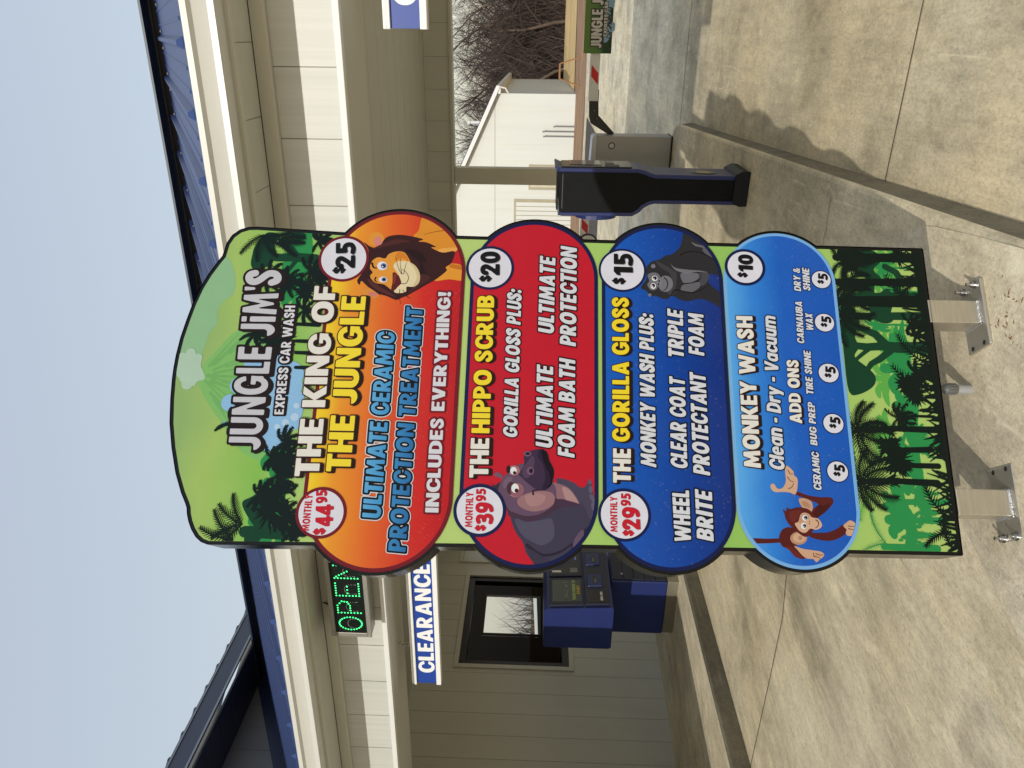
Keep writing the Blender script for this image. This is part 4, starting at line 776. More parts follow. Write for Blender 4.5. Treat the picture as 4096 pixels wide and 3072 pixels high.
# the rougher pour around the posts and a crack in the slab
pm = MB(); PATCH = concrete('concrete_patch', (220, 206, 178), (1, 1, 1), seed=23, dark=.8)
pts = [(-1.75, 1.1), (-.64, 1.1), (-.66, 3.0), (-.9, 3.25), (-1.2, 2.95), (-1.42, 2.6), (-1.62, 2.1)]
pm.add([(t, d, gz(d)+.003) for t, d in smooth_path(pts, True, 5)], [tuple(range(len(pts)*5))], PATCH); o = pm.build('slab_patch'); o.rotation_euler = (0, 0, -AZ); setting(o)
cm = MB(); rnd = random.Random(9); c0 = (-.78, 4.2); path_ = [c0]
for k in range(16): path_.append((path_[-1][0]-.055, path_[-1][1]+rnd.uniform(-.02, .02)))
for a, b in zip(path_, path_[1:]): cm.quad((a[0], a[1]-.0022, gz(a[1])+.004), (a[0], a[1]+.0022, gz(a[1])+.004), (b[0], b[1]+.0022, gz(b[1])+.004), (b[0], b[1]-.0022, gz(b[1])+.004), JOINT)
o = cm.build('slab_crack'); o.rotation_euler = (0, 0, -AZ); setting(o)
# rust marks on the slab beside the right post
ru = MB(); RUST = mat('rust_stain', (150, 104, 58), .95, var=.25, vscale=30)
for k in range(34):
    t_, d_ = -.80+rnd.uniform(-.09, .1), 2.36+rnd.gauss(0, .07); w_ = rnd.uniform(.002, .007); a_ = rnd.uniform(0, 3)
    ru.quad(*[(t_+math.cos(a_+i*1.57)*w_*(1.8 if i % 2 else .6), d_+math.sin(a_+i*1.57)*w_*(1.8 if i % 2 else .6), gz(d_)+.0045) for i in range(4)], RUST)
o = ru.build('rust_marks'); o.rotation_euler = (0, 0, -AZ); setting(o)
# raised walk along the building
wm = MB(); ds = frange(-6, 13, .5)
for a, b in zip(ds, ds[1:]):
    ka, kb = -5.2-.045*(a-5.5), -5.2-.045*(b-5.5)
    wm.quad((-7.2, a, gz(a)), (ka, a, gz(a)), (kb, b, gz(b)), (-7.2, b, gz(b)), CON3); wm.quad((ka, a, gz(a)), (ka+.02, a, gz(a)-.02), (kb+.02, b, gz(b)-.02), (kb, b, gz(b)), KERB_SHADE); wm.quad((ka+.02, a, gz(a)-.02), (ka+.035, a, gz(a)-.3), (kb+.035, b, gz(b)-.3), (kb+.02, b, gz(b)-.02), KERB_SHADE)
for d0, d1 in ((6.25, 6.25), (9.5, 9.5), (3, 3)): wm.quad((-7.15, d0, gz(d0)+.003), (-5.24, d1-.05, gz(d1)+.003), (-5.24, d1-.04, gz(d1)+.003), (-7.15, d0+.01, gz(d0)+.003), mat('joint_pale', (206, 198, 176), .9))
o = wm.build('sidewalk'); o.rotation_euler = (0, 0, -AZ); setting(o)
# earth, straw and fields beyond
GROUND = mat('field_earth', (150, 116, 72), .95, var=.3, vscale=.25, bump=.6, bscale=4)
setting(sheet('ground', [-400, -60, -20, 0, 20, 60, 400], [-150, -20, 10, 36, 60, 120, 500], lambda t, d: -.46 if d < 62 else -.2, GROUND))
sheet('dirt_bank', [-40, -20, -8, -3, 0, 4, 10, 20], [35.4, 37, 40, 44, 47], lambda t, d: -.37+.05*math.sin(t*1.3+d), mat('red_dirt', (150, 116, 86), .95, var=.42, vscale=1.6, stretch=(.3, 1.4, 1), bump=.6, bscale=5))
sheet('straw_bank', [-40, -20, -8, -3, 0, 4, 10, 20], [46.8, 50, 54, 58, 63], lambda t, d: -.33+.12*math.sin(t*.7)*math.sin(d)+(d-46.8)*.012, mat('straw', (206, 176, 122), .95, var=.45, vscale=1.8, stretch=(.3, 1.2, 1), bump=.8, bscale=8))
sheet('asphalt_road', [-30, -12, -6, -3.2, -3.0], [24.5, 27, 30, 33.5], lambda t, d: -.385, mat('asphalt', (70, 62, 54), .9, var=.3, vscale=1.5, bump=.4))

# ================================================================== the car wash
OFFW = mat('panel_offwhite', (188, 190, 185), .42, var=.075, vscale=2.2, stretch=(14, 14, .1), bump=.03, bscale=8)
OFFW2 = mat('panel_interior', (188, 187, 177), .5, var=.04, vscale=2.2, stretch=(3, 3, .12))
TRIMW = mat('trim_white', (214, 215, 212), .38, var=.02)
TRIMB = mat('trim_beige', (190, 189, 178), .45, var=.03)
SEAM = mat('seam_dark', (150, 147, 136), .8)
NAVYM = mat('navy_metal', (44, 60, 104), .4, .1, var=.06, vscale=2, stretch=(1, 6, 1))
NAVYD = mat('navy_trim', (38, 48, 78), .35, .1, var=.06)
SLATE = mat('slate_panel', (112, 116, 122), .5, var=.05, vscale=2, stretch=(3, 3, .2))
HD, HZ, CEIL, WT = 3.96, 2.52, 2.95, -7.15
ROOF = lambda d: 1.34+.5*d
TR = 8.5                                      # right end of the canopy, out of the frame
cw = Frame('car_wash_building', 'off-white metal car wash with navy roof, drive-through canopy and dark window', 'building', WT, HD, 0)
def panels_T(m, t0, t1, d, th, z0, z1, w, mt, first=0.0, gap=.005):       # upright panels along T, front face at d
    m.box(t0, t1, d+.006, d+th, z0, z1, SEAM); t = t0+first-w
    while t < t1:
        a, b = max(t0, t+gap/2), min(t1, t+w-gap/2)
        if b > a: m.box(a, b, d, d+.0055, z0, z1, mt)
        t += w
def panels_D(m, d0, d1, t, th, z0, z1, w, mt, first=0.0, gap=.005, holes=()):   # along D, face at t looking +T
    d = d0+first-w
    while d < d1:
        a, b = max(d0, d+gap/2), min(d1, d+w-gap/2)
        if b > a:
            cuts = [(z0, z1)]
            segs = [(a, b)]
            for (ha, hb, hz0, hz1) in holes:
                ns = []
                for (x, y) in segs:
                    if y <= ha or x >= hb: ns.append((x, y)); continue
                    if x < ha: ns.append((x, ha))
                    if y > hb: ns.append((hb, y))
                    lo, hi = max(x, ha), min(y, hb)
                    if hz0 > z0: m.box(t-.0055, t, lo, hi, z0, hz0, mt)
                    if hz1 < z1: m.box(t-.0055, t, lo, hi, hz1, z1, mt)
                segs = ns
            for (x, y) in segs: m.box(t-.0055, t, x, y, z0, z1, mt)
        d += w
# front wall above the opening
m = MB(); panels_T(m, WT, TR, HD, .1, HZ+.035, 2.945, .339, OFFW, first=.23)
cw.part('front_wall', m)
m = MB(); m.box(WT, TR, HD-.02, HD+.03, HZ-.002, HZ+.034, TRIMW); m.box(WT, TR, HD-.035, HD-.001, 2.872, 2.948, TRIMB); cw.part('wall_trim', m, bevel=.004)
m = MB(); m.box(WT, TR, HD+.031, 4.45, HZ, HZ+.02, TRIMB); m.box(WT, TR, 4.43, 4.45, HZ+.021, CEIL, TRIMB); m.box(WT+.01, -5.72, HD+.02, 4.42, -.25, HZ-.003, OFFW); cw.part('header_soffit_shade_pier', m)  # last box is an unseen pier, added to shade the walk and kiosk
# eave: gutter and soffit
m = MB()
gp = [(3.515, 2.949), (3.515, 2.978), (3.558, 2.988), (3.53, 3.055), (3.505, 3.066), (3.503, 3.093), (3.60, 3.093), (3.62, 3.06), (3.62, 2.949)]
m.prism([(d, z) for d, z in gp][::-1], lambda d, z, w: (w, d, z), WT, TR, mat('gutter_white', (200, 200, 194), .35, var=.03)); cw.part('gutter', m)
m = MB(); t = WT
m.box(WT, TR, 3.62, 3.66, 2.93, 2.956, TRIMB); m.box(WT, TR, 3.66, HD, 2.962, 2.98, SEAM)
k = 0
while t < TR:
    m.box(t+.0015, min(TR, t+.3375), 3.66, HD-.036, 2.95, 2.9615, OFFW2); t += .339
cw.part('eave_soffit', m)
# canopy roof
m = MB(); RD = 6.8
m.prism([(3.53, ROOF(3.53)), (RD, ROOF(RD)), (RD, ROOF(RD)-.04), (3.6, ROOF(3.6)-.04)], lambda d, z, w: (w, d, z), WT, TR, NAVYM)
m.prism([(RD, ROOF(RD)), (10.3, 3.0), (10.3, 2.96), (RD, ROOF(RD)-.04)], lambda d, z, w: (w, d, z), WT, TR, NAVYM)
t = WT+.1
while t < TR:
    for dt, w_, h_ in ((0, .055, .032), (.1, .02, .006), (.2, .02, .006)):
        a = [(t+dt-w_/2, 0), (t+dt-w_/5, h_), (t+dt+w_/5, h_), (t+dt+w_/2, 0)]
        m.add([(u, d, ROOF(d)+.001+z) for d in (3.64, RD-.021) for u, z in a], [(0, 1, 5, 4), (1, 2, 6, 5), (2, 3, 7, 6)], NAVYM); m.add([(u, 3.64, ROOF(3.64)+.001+z) for u, z in a], [(0, 3, 2, 1)], mat('rib_end', (62, 80, 126), .95, spec=.02))
    t += .305
cw.part('canopy_roof', m)
m = MB(); m.box(WT, TR, RD-.16, RD+.1, ROOF(RD)+.05, ROOF(RD)+.07, mat('ridge_cap', (34, 46, 60), .45, .1)); m.box(WT, TR, RD-.02, RD+.0, ROOF(RD)-.03, ROOF(RD)+.044, mat('gap_shade_black', (16, 20, 30), .7)); cw.part('ridge_cap', m)  # black strip paints in the shadow of the gap below the cap
m = MB(); SCR = mat('screw', (30, 34, 48), .5)
for k in range(60):
    t = -6.9+k*.305+.15
    for dd in (-.06, 0, .06): m.box(t+dd-.008, t+dd+.008, 6.35, 6.37, ROOF(6.36)+.001, ROOF(6.36)+.012, SCR)
o = cw.part('roof_screws', m); o['kind'] = 'stuff'
for t_ in (-5.4, -4.75, -4.1, -3.4, 1.05, 1.9, 2.9):
    m = MB(); d0 = 4.35; BR = NAVYM
    for w0 in (0, .05): m.prism([(0, 0), (.1, 0), (0, .03)], lambda a, b, w: (t_+w0+w, d0+a, ROOF(d0+a)+.002+b), -.003, .003, BR)
    cw.part('snow_guard', m)
# ceiling, back beam, columns
m = MB(); d = 4.452
while d < 9.6: m.box(WT, TR, d, min(9.6, d+.404), CEIL, CEIL+.02, OFFW2); d += .41
m.box(WT, TR, 4.45, 9.75, CEIL+.021, CEIL+.04, SEAM); cw.part('ceiling', m)
m = MB(); panels_T(m, WT, TR, 9.6, .15, 2.645, CEIL-.002, .36, OFFW2, first=.1); m.box(WT, TR, 9.58, 9.77, 2.612, 2.644, TRIMB); cw.part('back_beam', m)
for t_ in (-1.68, 4.6):
    m = MB(); m.box(t_, t_+.2, 9.6, 9.75, -.5, 2.61, TRIMB); cw.part('column', m, bevel=.006)
m = MB(); m.box(WT, TR, 10.28, 10.4, 2.93, 3.08, TRIMW); cw.part('back_gutter', m)
# the long wall with the office window
WIN = (7.05, 8.75, 1.03, 2.42); DOOR = (9.1, 10.1, -.3, 2.56)
m = MB(); panels_D(m, -3, 14, WT, .1, -.35, CEIL, .305, OFFW2, first=.163, holes=(WIN, DOOR))
for a, b, z0, z1 in ((-3, WIN[0], -.35, CEIL), (WIN[0], WIN[1], -.35, WIN[2]), (WIN[0], WIN[1], WIN[3], CEIL), (WIN[1], DOOR[0], -.35, CEIL), (DOOR[0], DOOR[1], DOOR[3], CEIL), (DOOR[1], 14, -.35, CEIL)): m.box(WT-.12, WT-.006, a, b, z0, z1, SEAM)
cw.part('side_wall', m)
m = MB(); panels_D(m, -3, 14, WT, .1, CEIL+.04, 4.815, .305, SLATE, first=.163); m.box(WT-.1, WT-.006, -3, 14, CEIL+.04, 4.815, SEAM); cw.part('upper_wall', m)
m = MB()
for a, b in zip(frange(3.4, 6.7, .3), frange(3.7, 7.0, .3)): m.add([(WT+.004, a, ROOF(a)+.0), (WT+.004, b, ROOF(b)), (WT+.004, b, ROOF(b)+.17), (WT+.004, a, ROOF(a)+.17)], [(0, 1, 2, 3)], NAVYD)
m.prism([(3.5, ROOF(3.5)+.006), (6.8, ROOF(6.8)+.006), (6.8, ROOF(6.8)+.036), (3.5, ROOF(3.5)+.036)], lambda d, z, w: (w, d, z), WT+.006, WT+.16, NAVYD)
cw.part('roof_flashing', m)
# main roof with its boxed eave towards the canopy
ET, EZ = -6.5, 5.03
m = MB(); m.prism([(ET, EZ-.17), (ET, EZ), (ET-.05, EZ), (ET-.05, EZ-.17)], lambda t, z, w: (t, w, z), -3, 7.35, mat('eave_navy', (74, 80, 98), .3, .1, var=.05)); m.box(ET+.0005, ET+.012, -3, 7.35, EZ-.185, EZ-.165, mat('eave_lip', (150, 158, 166), .3, .2)); m.box(ET-.03, ET+.014, -3, 7.35, EZ+.002, EZ+.02, mat('eave_lip', (0, 0, 0)))
cw.part('main_fascia', m)
m = MB(); d = -3
SOFN = mat('soffit_navy', (52, 58, 74), .4, var=.06)
while d < 7.3: m.box(WT, ET-.051, d, min(7.35, d+.404), 4.805, 4.82, SOFN); d += .41
m.box(WT, ET-.051, 7.30, 7.35, 4.8, 5.0, SOFN); m.box(WT, ET-.051, -3, 7.3, 4.821, 4.83, SEAM); cw.part('main_soffit', m)
m = MB(); m.add([(ET+.02, -3, EZ+.022), (ET+.02, 7.35, EZ+.022), (-13, 7.35, EZ+2.4), (-13, -3, EZ+2.4)], [(0, 1, 2, 3)], NAVYM); m.add([(-7.2, 7.35, EZ+.2), (-7.2, 14, EZ+.2), (-13, 14, EZ+2.4), (-13, 7.35, EZ+2.4)], [(0, 1, 2, 3)], NAVYM)
d = -2.9
while d < 7.3: m.prism([(-.03, 0), (-.012, .014), (.012, .014), (.03, 0)], lambda a, b, w: (ET+.02-w, d+a, EZ+.024+b+w*.366), 0, 6, NAVYM); d += .305
cw.part('main_roof', m)
# window
GL_ = bpy.data.materials.new('window_glass'); GL_.use_nodes = True; nt = GL_.node_tree; nt.nodes.clear()
ou = nt.nodes.new('ShaderNodeOutputMaterial'); mx = nt.nodes.new('ShaderNodeMixShader'); fr = nt.nodes.new('ShaderNodeFresnel'); fr.inputs[0].default_value = 1.22; tr = nt.nodes.new('ShaderNodeBsdfTransparent'); tr.inputs[0].default_value = (.72, .79, .77, 1); gl = nt.nodes.new('ShaderNodeBsdfGlossy'); gl.inputs['Roughness'].default_value = .01
nt.links.new(fr.outputs[0], mx.inputs[0]); nt.links.new(tr.outputs[0], mx.inputs[1]); nt.links.new(gl.outputs[0], mx.inputs[2]); nt.links.new(mx.outputs[0], ou.inputs[0])
FRM = mat('window_black', (22, 22, 23), .35, .2); 
m = MB(); a, b, z0, z1 = WIN; w_ = .06
for (aa, bb, za, zb) in ((a-w_, b+w_, z1, z1+w_), (a-w_, b+w_, z0-w_, z0), (a-w_, a, z0, z1), (b, b+w_, z0, z1)): m.box(WT+.001, WT+.02, aa, bb, za, zb, TRIMB)
win = cw.part('window', m, bevel=.003)
m = MB(); f_ = .085
for (aa, bb, za, zb) in ((a, b, z1-f_, z1), (a, b, z0, z0+f_), (a, a+f_, z0+f_, z1-f_), (b-f_, b, z0+f_, z1-f_)): m.box(WT-.1, WT-.01, aa, bb, za, zb, FRM)
cw.part('window_frame', m, win, .003)
m = MB(); m.quad((WT-.05, a+f_, z0+f_), (WT-.05, b-f_, z0+f_), (WT-.05, b-f_, z1-f_), (WT-.05, a+f_, z1-f_), GL_); cw.part('window_pane', m, win)
# door further along the wall
m = MB(); a, b, z0, z1 = DOOR
for (aa, bb, za, zb) in ((a-.05, b+.05, z1, z1+.05), (a-.05, a, z0, z1), (b, b+.05, z0, z1)): m.box(WT+.001, WT+.025, aa, bb, za, zb, TRIMB)
m.box(WT-.06, WT-.02, a, b, z0, z1, OFFW); dr = cw.part('side_door', m, bevel=.003)
m = MB(); m.tube([(WT-.02, a+.08, 1.0), (WT+.04, a+.08, 1.0)], .012, alum_ if False else mat('handle_metal', (150, 150, 150), .3, 1), 8); m.tube([(WT+.04, a+.08, 1.0), (WT+.04, a+.2, 1.0)], .01, mat('handle_metal', (0, 0, 0)), 8); cw.part('door_handle', m, dr)
# office room behind the window, with a window in its far wall
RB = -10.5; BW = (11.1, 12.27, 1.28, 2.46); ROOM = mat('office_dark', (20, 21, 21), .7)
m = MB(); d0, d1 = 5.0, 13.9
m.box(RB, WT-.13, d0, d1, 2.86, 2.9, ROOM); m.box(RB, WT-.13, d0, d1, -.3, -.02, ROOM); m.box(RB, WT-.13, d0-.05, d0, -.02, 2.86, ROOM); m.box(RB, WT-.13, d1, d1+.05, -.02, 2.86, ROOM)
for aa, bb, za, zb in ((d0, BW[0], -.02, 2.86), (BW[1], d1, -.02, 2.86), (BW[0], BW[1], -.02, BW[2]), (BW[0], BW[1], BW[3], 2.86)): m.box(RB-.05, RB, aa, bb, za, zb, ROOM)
cw.part('office_room', m)
m = MB(); aa, bb, za, zb = BW
for (x, y, p_, r_) in ((aa, bb, zb-.04, zb), (aa, bb, za, za+.04), (aa, aa+.04, za, zb), (bb-.04, bb, za, zb)): m.box(RB+.001, RB+.04, x, y, p_, r_, FRM)
cw.part('rear_window_frame', m)
# recessed ceiling light
lt = Frame('ceiling_light', 'small round lit downlight set in the canopy ceiling above the hanging sign', 'light', -5.62, 6.1, CEIL)
m = MB(); m.disc((-5.62, 6.1, CEIL-.004), (0, 0, -1), .1, mat('lamp_lit', (255, 244, 214), .5, emit=((255, 244, 214), 1.6)), 32); lt.part('lamp_lens', m)
m = MB(); m.tube([(-5.62+.11*math.cos(k*math.pi/16), 6.1+.11*math.sin(k*math.pi/16), CEIL-.005) for k in range(33)], .008, TRIMW, 6, False); lt.part('lamp_ring', m)

# ================================================================== hanging clearance signs, LED sign
PVC = mat('pvc_white', (224, 226, 226), .35, var=.02); SBLUE = mat('sign_blue', (24, 62, 150), .4, var=.03); LETW = mat('letter_white', (226, 228, 229), .4, var=.01); CHAIN = mat('chain_steel', (180, 180, 178), .3, 1)
def clearance(t0, z0, z1, label, chains):
    F = Frame('clearance_sign', label, 'clearance sign', t0, 4.2, z0, 'blue and white clearance signs hung under the canopy'); L = 3.05; H = z1-z0; e = .155*H
    m = MB(); m.box(t0, t0+L, 4.2, 4.24, z0+e*1.0, z1-e, SBLUE); F.part('panel', m)
    m = MB(); m.box(t0-.004, t0+L+.004, 4.185, 4.255, z0, z0+e*1.05, PVC); m.box(t0-.004, t0+L+.004, 4.19, 4.25, z1-e*.55, z1, PVC); m.box(t0-.004, t0+L+.004, 4.182, 4.258, z1-e*1.1, z1-e*.56, PVC); F.part('frame', m, bevel=.004)
    m = MB(); off = np.array([t0, 0, z0]); hgt = H*.535; zz = z0+H*.215
    tmp = MB(); lettering(tmp, 'CLEARANCE', (t0+.105, zz), (t0+1.12, zz), (t0+.105, zz+hgt), (t0+1.12, zz+hgt), [(LETW, 0, -.01, None)], None, 22)
    tmp.v = [(a, 4.1985, c) for a, b, c in tmp.v]; F.part('lettering', tmp)
    for ct in chains:
        m = MB()
        def ring(c, r, axis):
            m.tube([(c[0]+(r*math.cos(k*math.pi/8) if axis else 0), c[1]+(0 if axis else r*math.cos(k*math.pi/8)), c[2]+r*1.25*math.sin(k*math.pi/8)) for k in range(17)], .0035, CHAIN, 6, False)
        zt = z1; ring((t0+ct, 4.22, zt+.012), .013, 1); ring((t0+ct, 4.22, zt+.04), .013, 0); ring((t0+ct, 4.22, zt+.068), .015, 1); m.tube([(t0+ct, 4.22, zt+.08), (t0+ct, 4.22, HZ+.005)], .004, CHAIN, 6); F.part('chain', m)
clearance(-4.46, 2.2, 2.423, 'blue CLEARANCE sign in white frame hanging by the office window lane', (.36, 2.7))
clearance(.037, 2.135, 2.361, 'blue clearance sign hanging over the gate lane with one letter visible', (.36, 2.7))
F = Frame('led_open_sign', 'grey metal box sign with green LED letters reading OPEN under the eave', 'led sign', -3.64, 3.84, 2.59)
m = MB(); ST_ = mat('led_housing', (150, 148, 140), .4, .5, var=.06); t0, t1, z0, z1 = -3.645, -3.0, 2.592, 2.862
for aa, bb, za, zb in ((t0, t1, z1-.03, z1), (t0, t1, z0, z0+.03), (t0, t0+.035, z0+.03, z1-.03), (t1-.035, t1, z0+.03, z1-.03)): m.box(aa, bb, 3.80, 3.815, za, zb, ST_)
m.box(t0+.004, t1-.004, 3.8152, 3.93, z0+.004, z1-.004, ST_); F.part('housing', m, bevel=.003)
m = MB(); m.box(t0+.035, t1-.035, 3.806, 3.814, z0+.03, z1-.03, mat('led_board', (14, 22, 18), .25)); F.part('display_board', m)
LED = mat('led_green', (60, 255, 150), .4, emit=((70, 255, 140), 1.05)); LOFF = mat('led_unlit', (206, 214, 210), .4)
lw, lh, lz = .105, .15, z0+.06
def dots(m, pts, sp, r, mt):
    for a, b in zip(pts, pts[1:]):
        n = max(1, round(math.hypot(b[0]-a[0], b[1]-a[1])/sp))
        for k in range(n+1): m.disc((a[0]+(b[0]-a[0])*k/n, 3.8045, a[1]+(b[1]-a[1])*k/n), (0, -1, 0), r, mt, 8)
lx = [t0+.06+i*.142 for i in range(4)]; m = MB(); S = .0225; RL = .0058
Opts = [(lx[0]+lw/2+lw/2*math.cos(k*math.pi/12), lz+lh/2+lh/2*math.sin(k*math.pi/12)) for k in range(25)]
for k in range(24): m.disc((Opts[k][0], 3.8045, Opts[k][1]), (0, -1, 0), RL, LED, 8)
F.part('lit_letter', m); m = MB()
dots(m, [(lx[1], lz), (lx[1], lz+lh)], S, RL, LED); dots(m, [(lx[1]+.02, lz+lh), (lx[1]+.06, lz+lh), (lx[1]+.095, lz+lh-.03), (lx[1]+.09, lz+lh-.065), (lx[1]+.06, lz+lh*.45), (lx[1]+.02, lz+lh*.45)], S, RL, LED); F.part('lit_letter', m); m = MB()
dots(m, [(lx[2], lz), (lx[2], lz+lh)], S, RL, LED)
for zz in (0, lh/2, lh): dots(m, [(lx[2]+.02, lz+zz), (lx[2]+(.1 if zz != lh/2 else .075), lz+zz)], S, RL, LED)
F.part('lit_letter', m); m = MB(); dots(m, [(lx[3], lz), (lx[3], lz+lh)], S, RL, LED); dots(m, [(lx[3]+.012, lz+lh-.012), (lx[3]+.088, lz+.012)], S, RL, LED); dots(m, [(lx[3]+.1, lz), (lx[3]+.1, lz+lh)], S, RL, LED); F.part('lit_letter', m)
m = MB()
for x0_ in lx: dots(m, smooth_path([(x0_+.015, lz+.02), (x0_+.02, lz+lh*.5), (x0_+.05, lz+lh*.62), (x0_+.085, lz+lh*.5), (x0_+.09, lz+.02)], False, 4), .012, .0022, LOFF)
o = F.part('unlit_diodes', m); o['kind'] = 'stuff'
m = MB(); m.tube([(-3.47, 3.86, z1), (-3.47, 3.9, z1+.02), (-3.47, 3.93, 2.94)], .006, mat('cable_black', (20, 20, 20), .6), 6); F.part('power_cable', m)
for t_ in (t0+.017, t0+.2, t0+.42):
    for z_ in (z0+.015, z1-.015):
        m = MB(); m.ball((t_, 3.799, z_), (.006, .004, .006), CHAIN, 8); F.part('rivet', m)
for a_ in (t0+.1, t1-.14): m = MB(); m.box(a_, a_+.04, 3.93, HD-.001, z0+.05, z0+.09, ST_); F.part('mounting_bracket', m)

# ================================================================== navy pay kiosk on the walk
KN = mat('kiosk_navy', (34, 47, 104), .4, .1, var=.06, vscale=4); KD = mat('kiosk_navy_dark', (20, 27, 52), .45, var=.08); KB = mat('kiosk_black', (14, 15, 17), .3); SST = mat('plinth_steel', (158, 152, 136), .45, .8, var=.08)
g = gz(6.7)
F = Frame('pay_kiosk', 'bulky navy self-service pay kiosk on steel plinth beside the office window', 'pay kiosk', -5.8, 6.7, g)
m = MB(); m.box(-6.2, -5.47, 6.7, 7.25, g, .012, SST); F.part('plinth', m, bevel=.004)
m = MB(); m.box(-6.22, -5.48, 6.7, 7.24, .014, .64, KN); F.part('pedestal', m, bevel=.012)
m = MB()
for i in range(5): m.box(-5.479, -5.462, 6.715, 7.225, .03+.12*i, .03+.12*i+.113, KD)
m.tube([(-5.46, 6.79, .52), (-5.448, 6.79, .52)], .014, CHAIN, 10); F.part('pedestal_door', m, bevel=.004)
m = MB(); m.prism([(-5.95, .66), (-5.42, .66), (-5.40, .70), (-5.44, 1.36), (-5.47, 1.39), (-5.95, 1.39), (-5.965, 1.36), (-5.965, .69)], lambda t, z, w: (t, w, z), 6.17, 7.16, KN); F.part('console', m, bevel=.012, seg=3)
tf = lambda z: -5.40-(z-.70)*.0606
def on_front(m, d0, d1, z0, z1, p, mt): m.add([(tf(z)+q_, d, z) for q_ in (0, p) for z in (z0, z1) for d in (d0, d1)], [(4, 5, 7, 6), (0, 1, 5, 4), (2, 6, 7, 3), (0, 4, 6, 2), (1, 3, 7, 5)], mt)
m = MB(); on_front(m, 6.20, 6.64, .97, 1.33, .022, KD); on_front(m, 6.67, 7.10, .97, 1.33, .022, KD); on_front(m, 6.20, 7.12, .70, .955, .03, KD); F.part('front_bezel', m, bevel=.006)
m = MB(); on_front(m, 6.255, 6.6, .995, 1.30, .0225, mat('screen_dark', (16, 30, 22), .12, emit=((30, 60, 36), .12))); SC = F.part('touch_screen', m)
m = MB(); TXG = mat('screen_text', (120, 128, 76), .4, emit=((190, 205, 110), .1))
def front_text(m, txt, d0, d1, z0, hgt, mt, p):
    tmp = MB(); lettering(tmp, txt, (d0, z0), (d1, z0), (d0, z0+hgt), (d1, z0+hgt), [(mt, 0, 0, None)], None, 16); m.add([(tf(c)+p, a, c) for a, b, c in tmp.v], tmp.f, mt)
front_text(m, 'TOUCH SCREEN TO', 6.27, 6.585, 1.055, .034, TXG, .026); front_text(m, 'START', 6.36, 6.5, 1.008, .034, mat('screen_gold', (150, 126, 40), .4, emit=((210, 180, 50), .1)), .026); front_text(m, "JUNGLE JiM'S", 6.29, 6.56, 1.13, .05, mat('screen_grey', (80, 88, 80), .4, emit=((150, 160, 150), .05)), .026)
F.part('screen_text', m, SC)
m = MB(); on_front(m, 6.70, 7.07, 1.0, 1.31, .0235, KB); DC = F.part('graphic_panel', m)
m = MB(); m.add([(tf(1.18)+.027, 6.93+.075*math.cos(k*math.pi/12), 1.2+.085*math.sin(k*math.pi/12)) for k in range(24)], [tuple(range(24))], mat('emblem_green', (70, 96, 70), .4)); m.add([(tf(1.18)+.029, 6.93+.06*math.cos(k*math.pi/12), 1.2+.06*math.sin(k*math.pi/12)) for k in range(24)], [tuple(range(24))], mat('emblem_tan', (150, 130, 100), .4)); on_front(m, 6.95, 7.04, 1.025, 1.045, .0265, mat('emblem_blue', (110, 140, 220), .4)); on_front(m, 6.73, 6.80, 1.02, 1.10, .0265, mat('emblem_grey', (110, 112, 116), .4)); on_front(m, 6.73, 6.76, 1.2, 1.3, .0265, LETW); F.part('emblem', m, DC)
m = MB(); on_front(m, 6.22, 6.40, .725, .94, .0325, KB); front_text(m, "JUNGLE JiM'S", 6.24, 6.38, .77, .026, LETW, .036); F.part('logo_plate', m)
for d_ in (6.47, 6.83):
    m = MB(); on_front(m, d_, d_+.2, .76, .92, .045, KN); s_ = F.part('card_reader', m, bevel=.012)
    m = MB(); on_front(m, d_+.04, d_+.16, .81, .86, .0465, KB); on_front(m, d_+.05, d_+.11, .825, .845, .052, mat('reader_grey', (90, 96, 92), .3)); F.part('card_slot', m, s_)

# ================================================================== slim terminal on the island
g = gz(6.06)
F = Frame('pay_terminal', 'tall slim black terminal with navy edges standing on the island kerb', 'payment terminal', -1.07, 6.2, g)
TB_ = mat('terminal_black', (12, 15, 17), .45, var=.25, vscale=8, spec=.15); TN = mat('terminal_navy', (34, 46, 100), .35, .05, var=.05); TP = mat('terminal_front', (46, 48, 54), .22)
side_l = [(-1.16, g+.03), (-1.16, .63), (-1.172, .68), (-1.205, .735), (-1.235, .76), (-1.262, .80), (-1.268, 1.36), (-1.262, 1.385)]
side_r = [(-1.0, g+.03), (-.995, .64), (-.985, .68), (-.965, .73), (-.955, .78), (-.955, 1.38), (-.955, 1.40)]
D0, D1 = 6.06, 6.42
m = MB(); m.prism(side_l+side_r[::-1], lambda t, z, w: (t, w, z), D0, D1, TB_); F.part('body', m)
m = MB(); m.box(-1.255, -.965, D0+.012, D1-.01, 1.396, 1.409, TB_); m.box(-1.24, -.97, D0-.004, D0-.0005, 1.36, 1.366, mat('terminal_line', (90, 92, 96), .3)); F.part('top_cover', m, bevel=.003)
def band(m, pl, off, w0, w1, mt):
    """a strip of thickness off along a side profile"""
    n = len(pl); v = []
    for i, (t, z) in enumerate(pl):
        a = pl[max(0, i-1)]; b = pl[min(n-1, i+1)]; dx, dz = b[0]-a[0], b[1]-a[1]; l = math.hypot(dx, dz); nx, nz = (-dz/l, dx/l)
        v += [(t+nx*.001*np.sign(off), w0, z), (t+nx*off, w0, z+nz*off), (t+nx*off, w1, z+nz*off), (t+nx*.001*np.sign(off), w1, z)]
    f = []
    for i in range(n-1):
        for k in range(4): f.append((i*4+k, i*4+(k+1) % 4, (i+1)*4+(k+1) % 4, (i+1)*4+k))
    f += [(0, 1, 2, 3), tuple(4*(n-1)+k for k in (3, 2, 1, 0))]; m.add(v, f, mt, False)
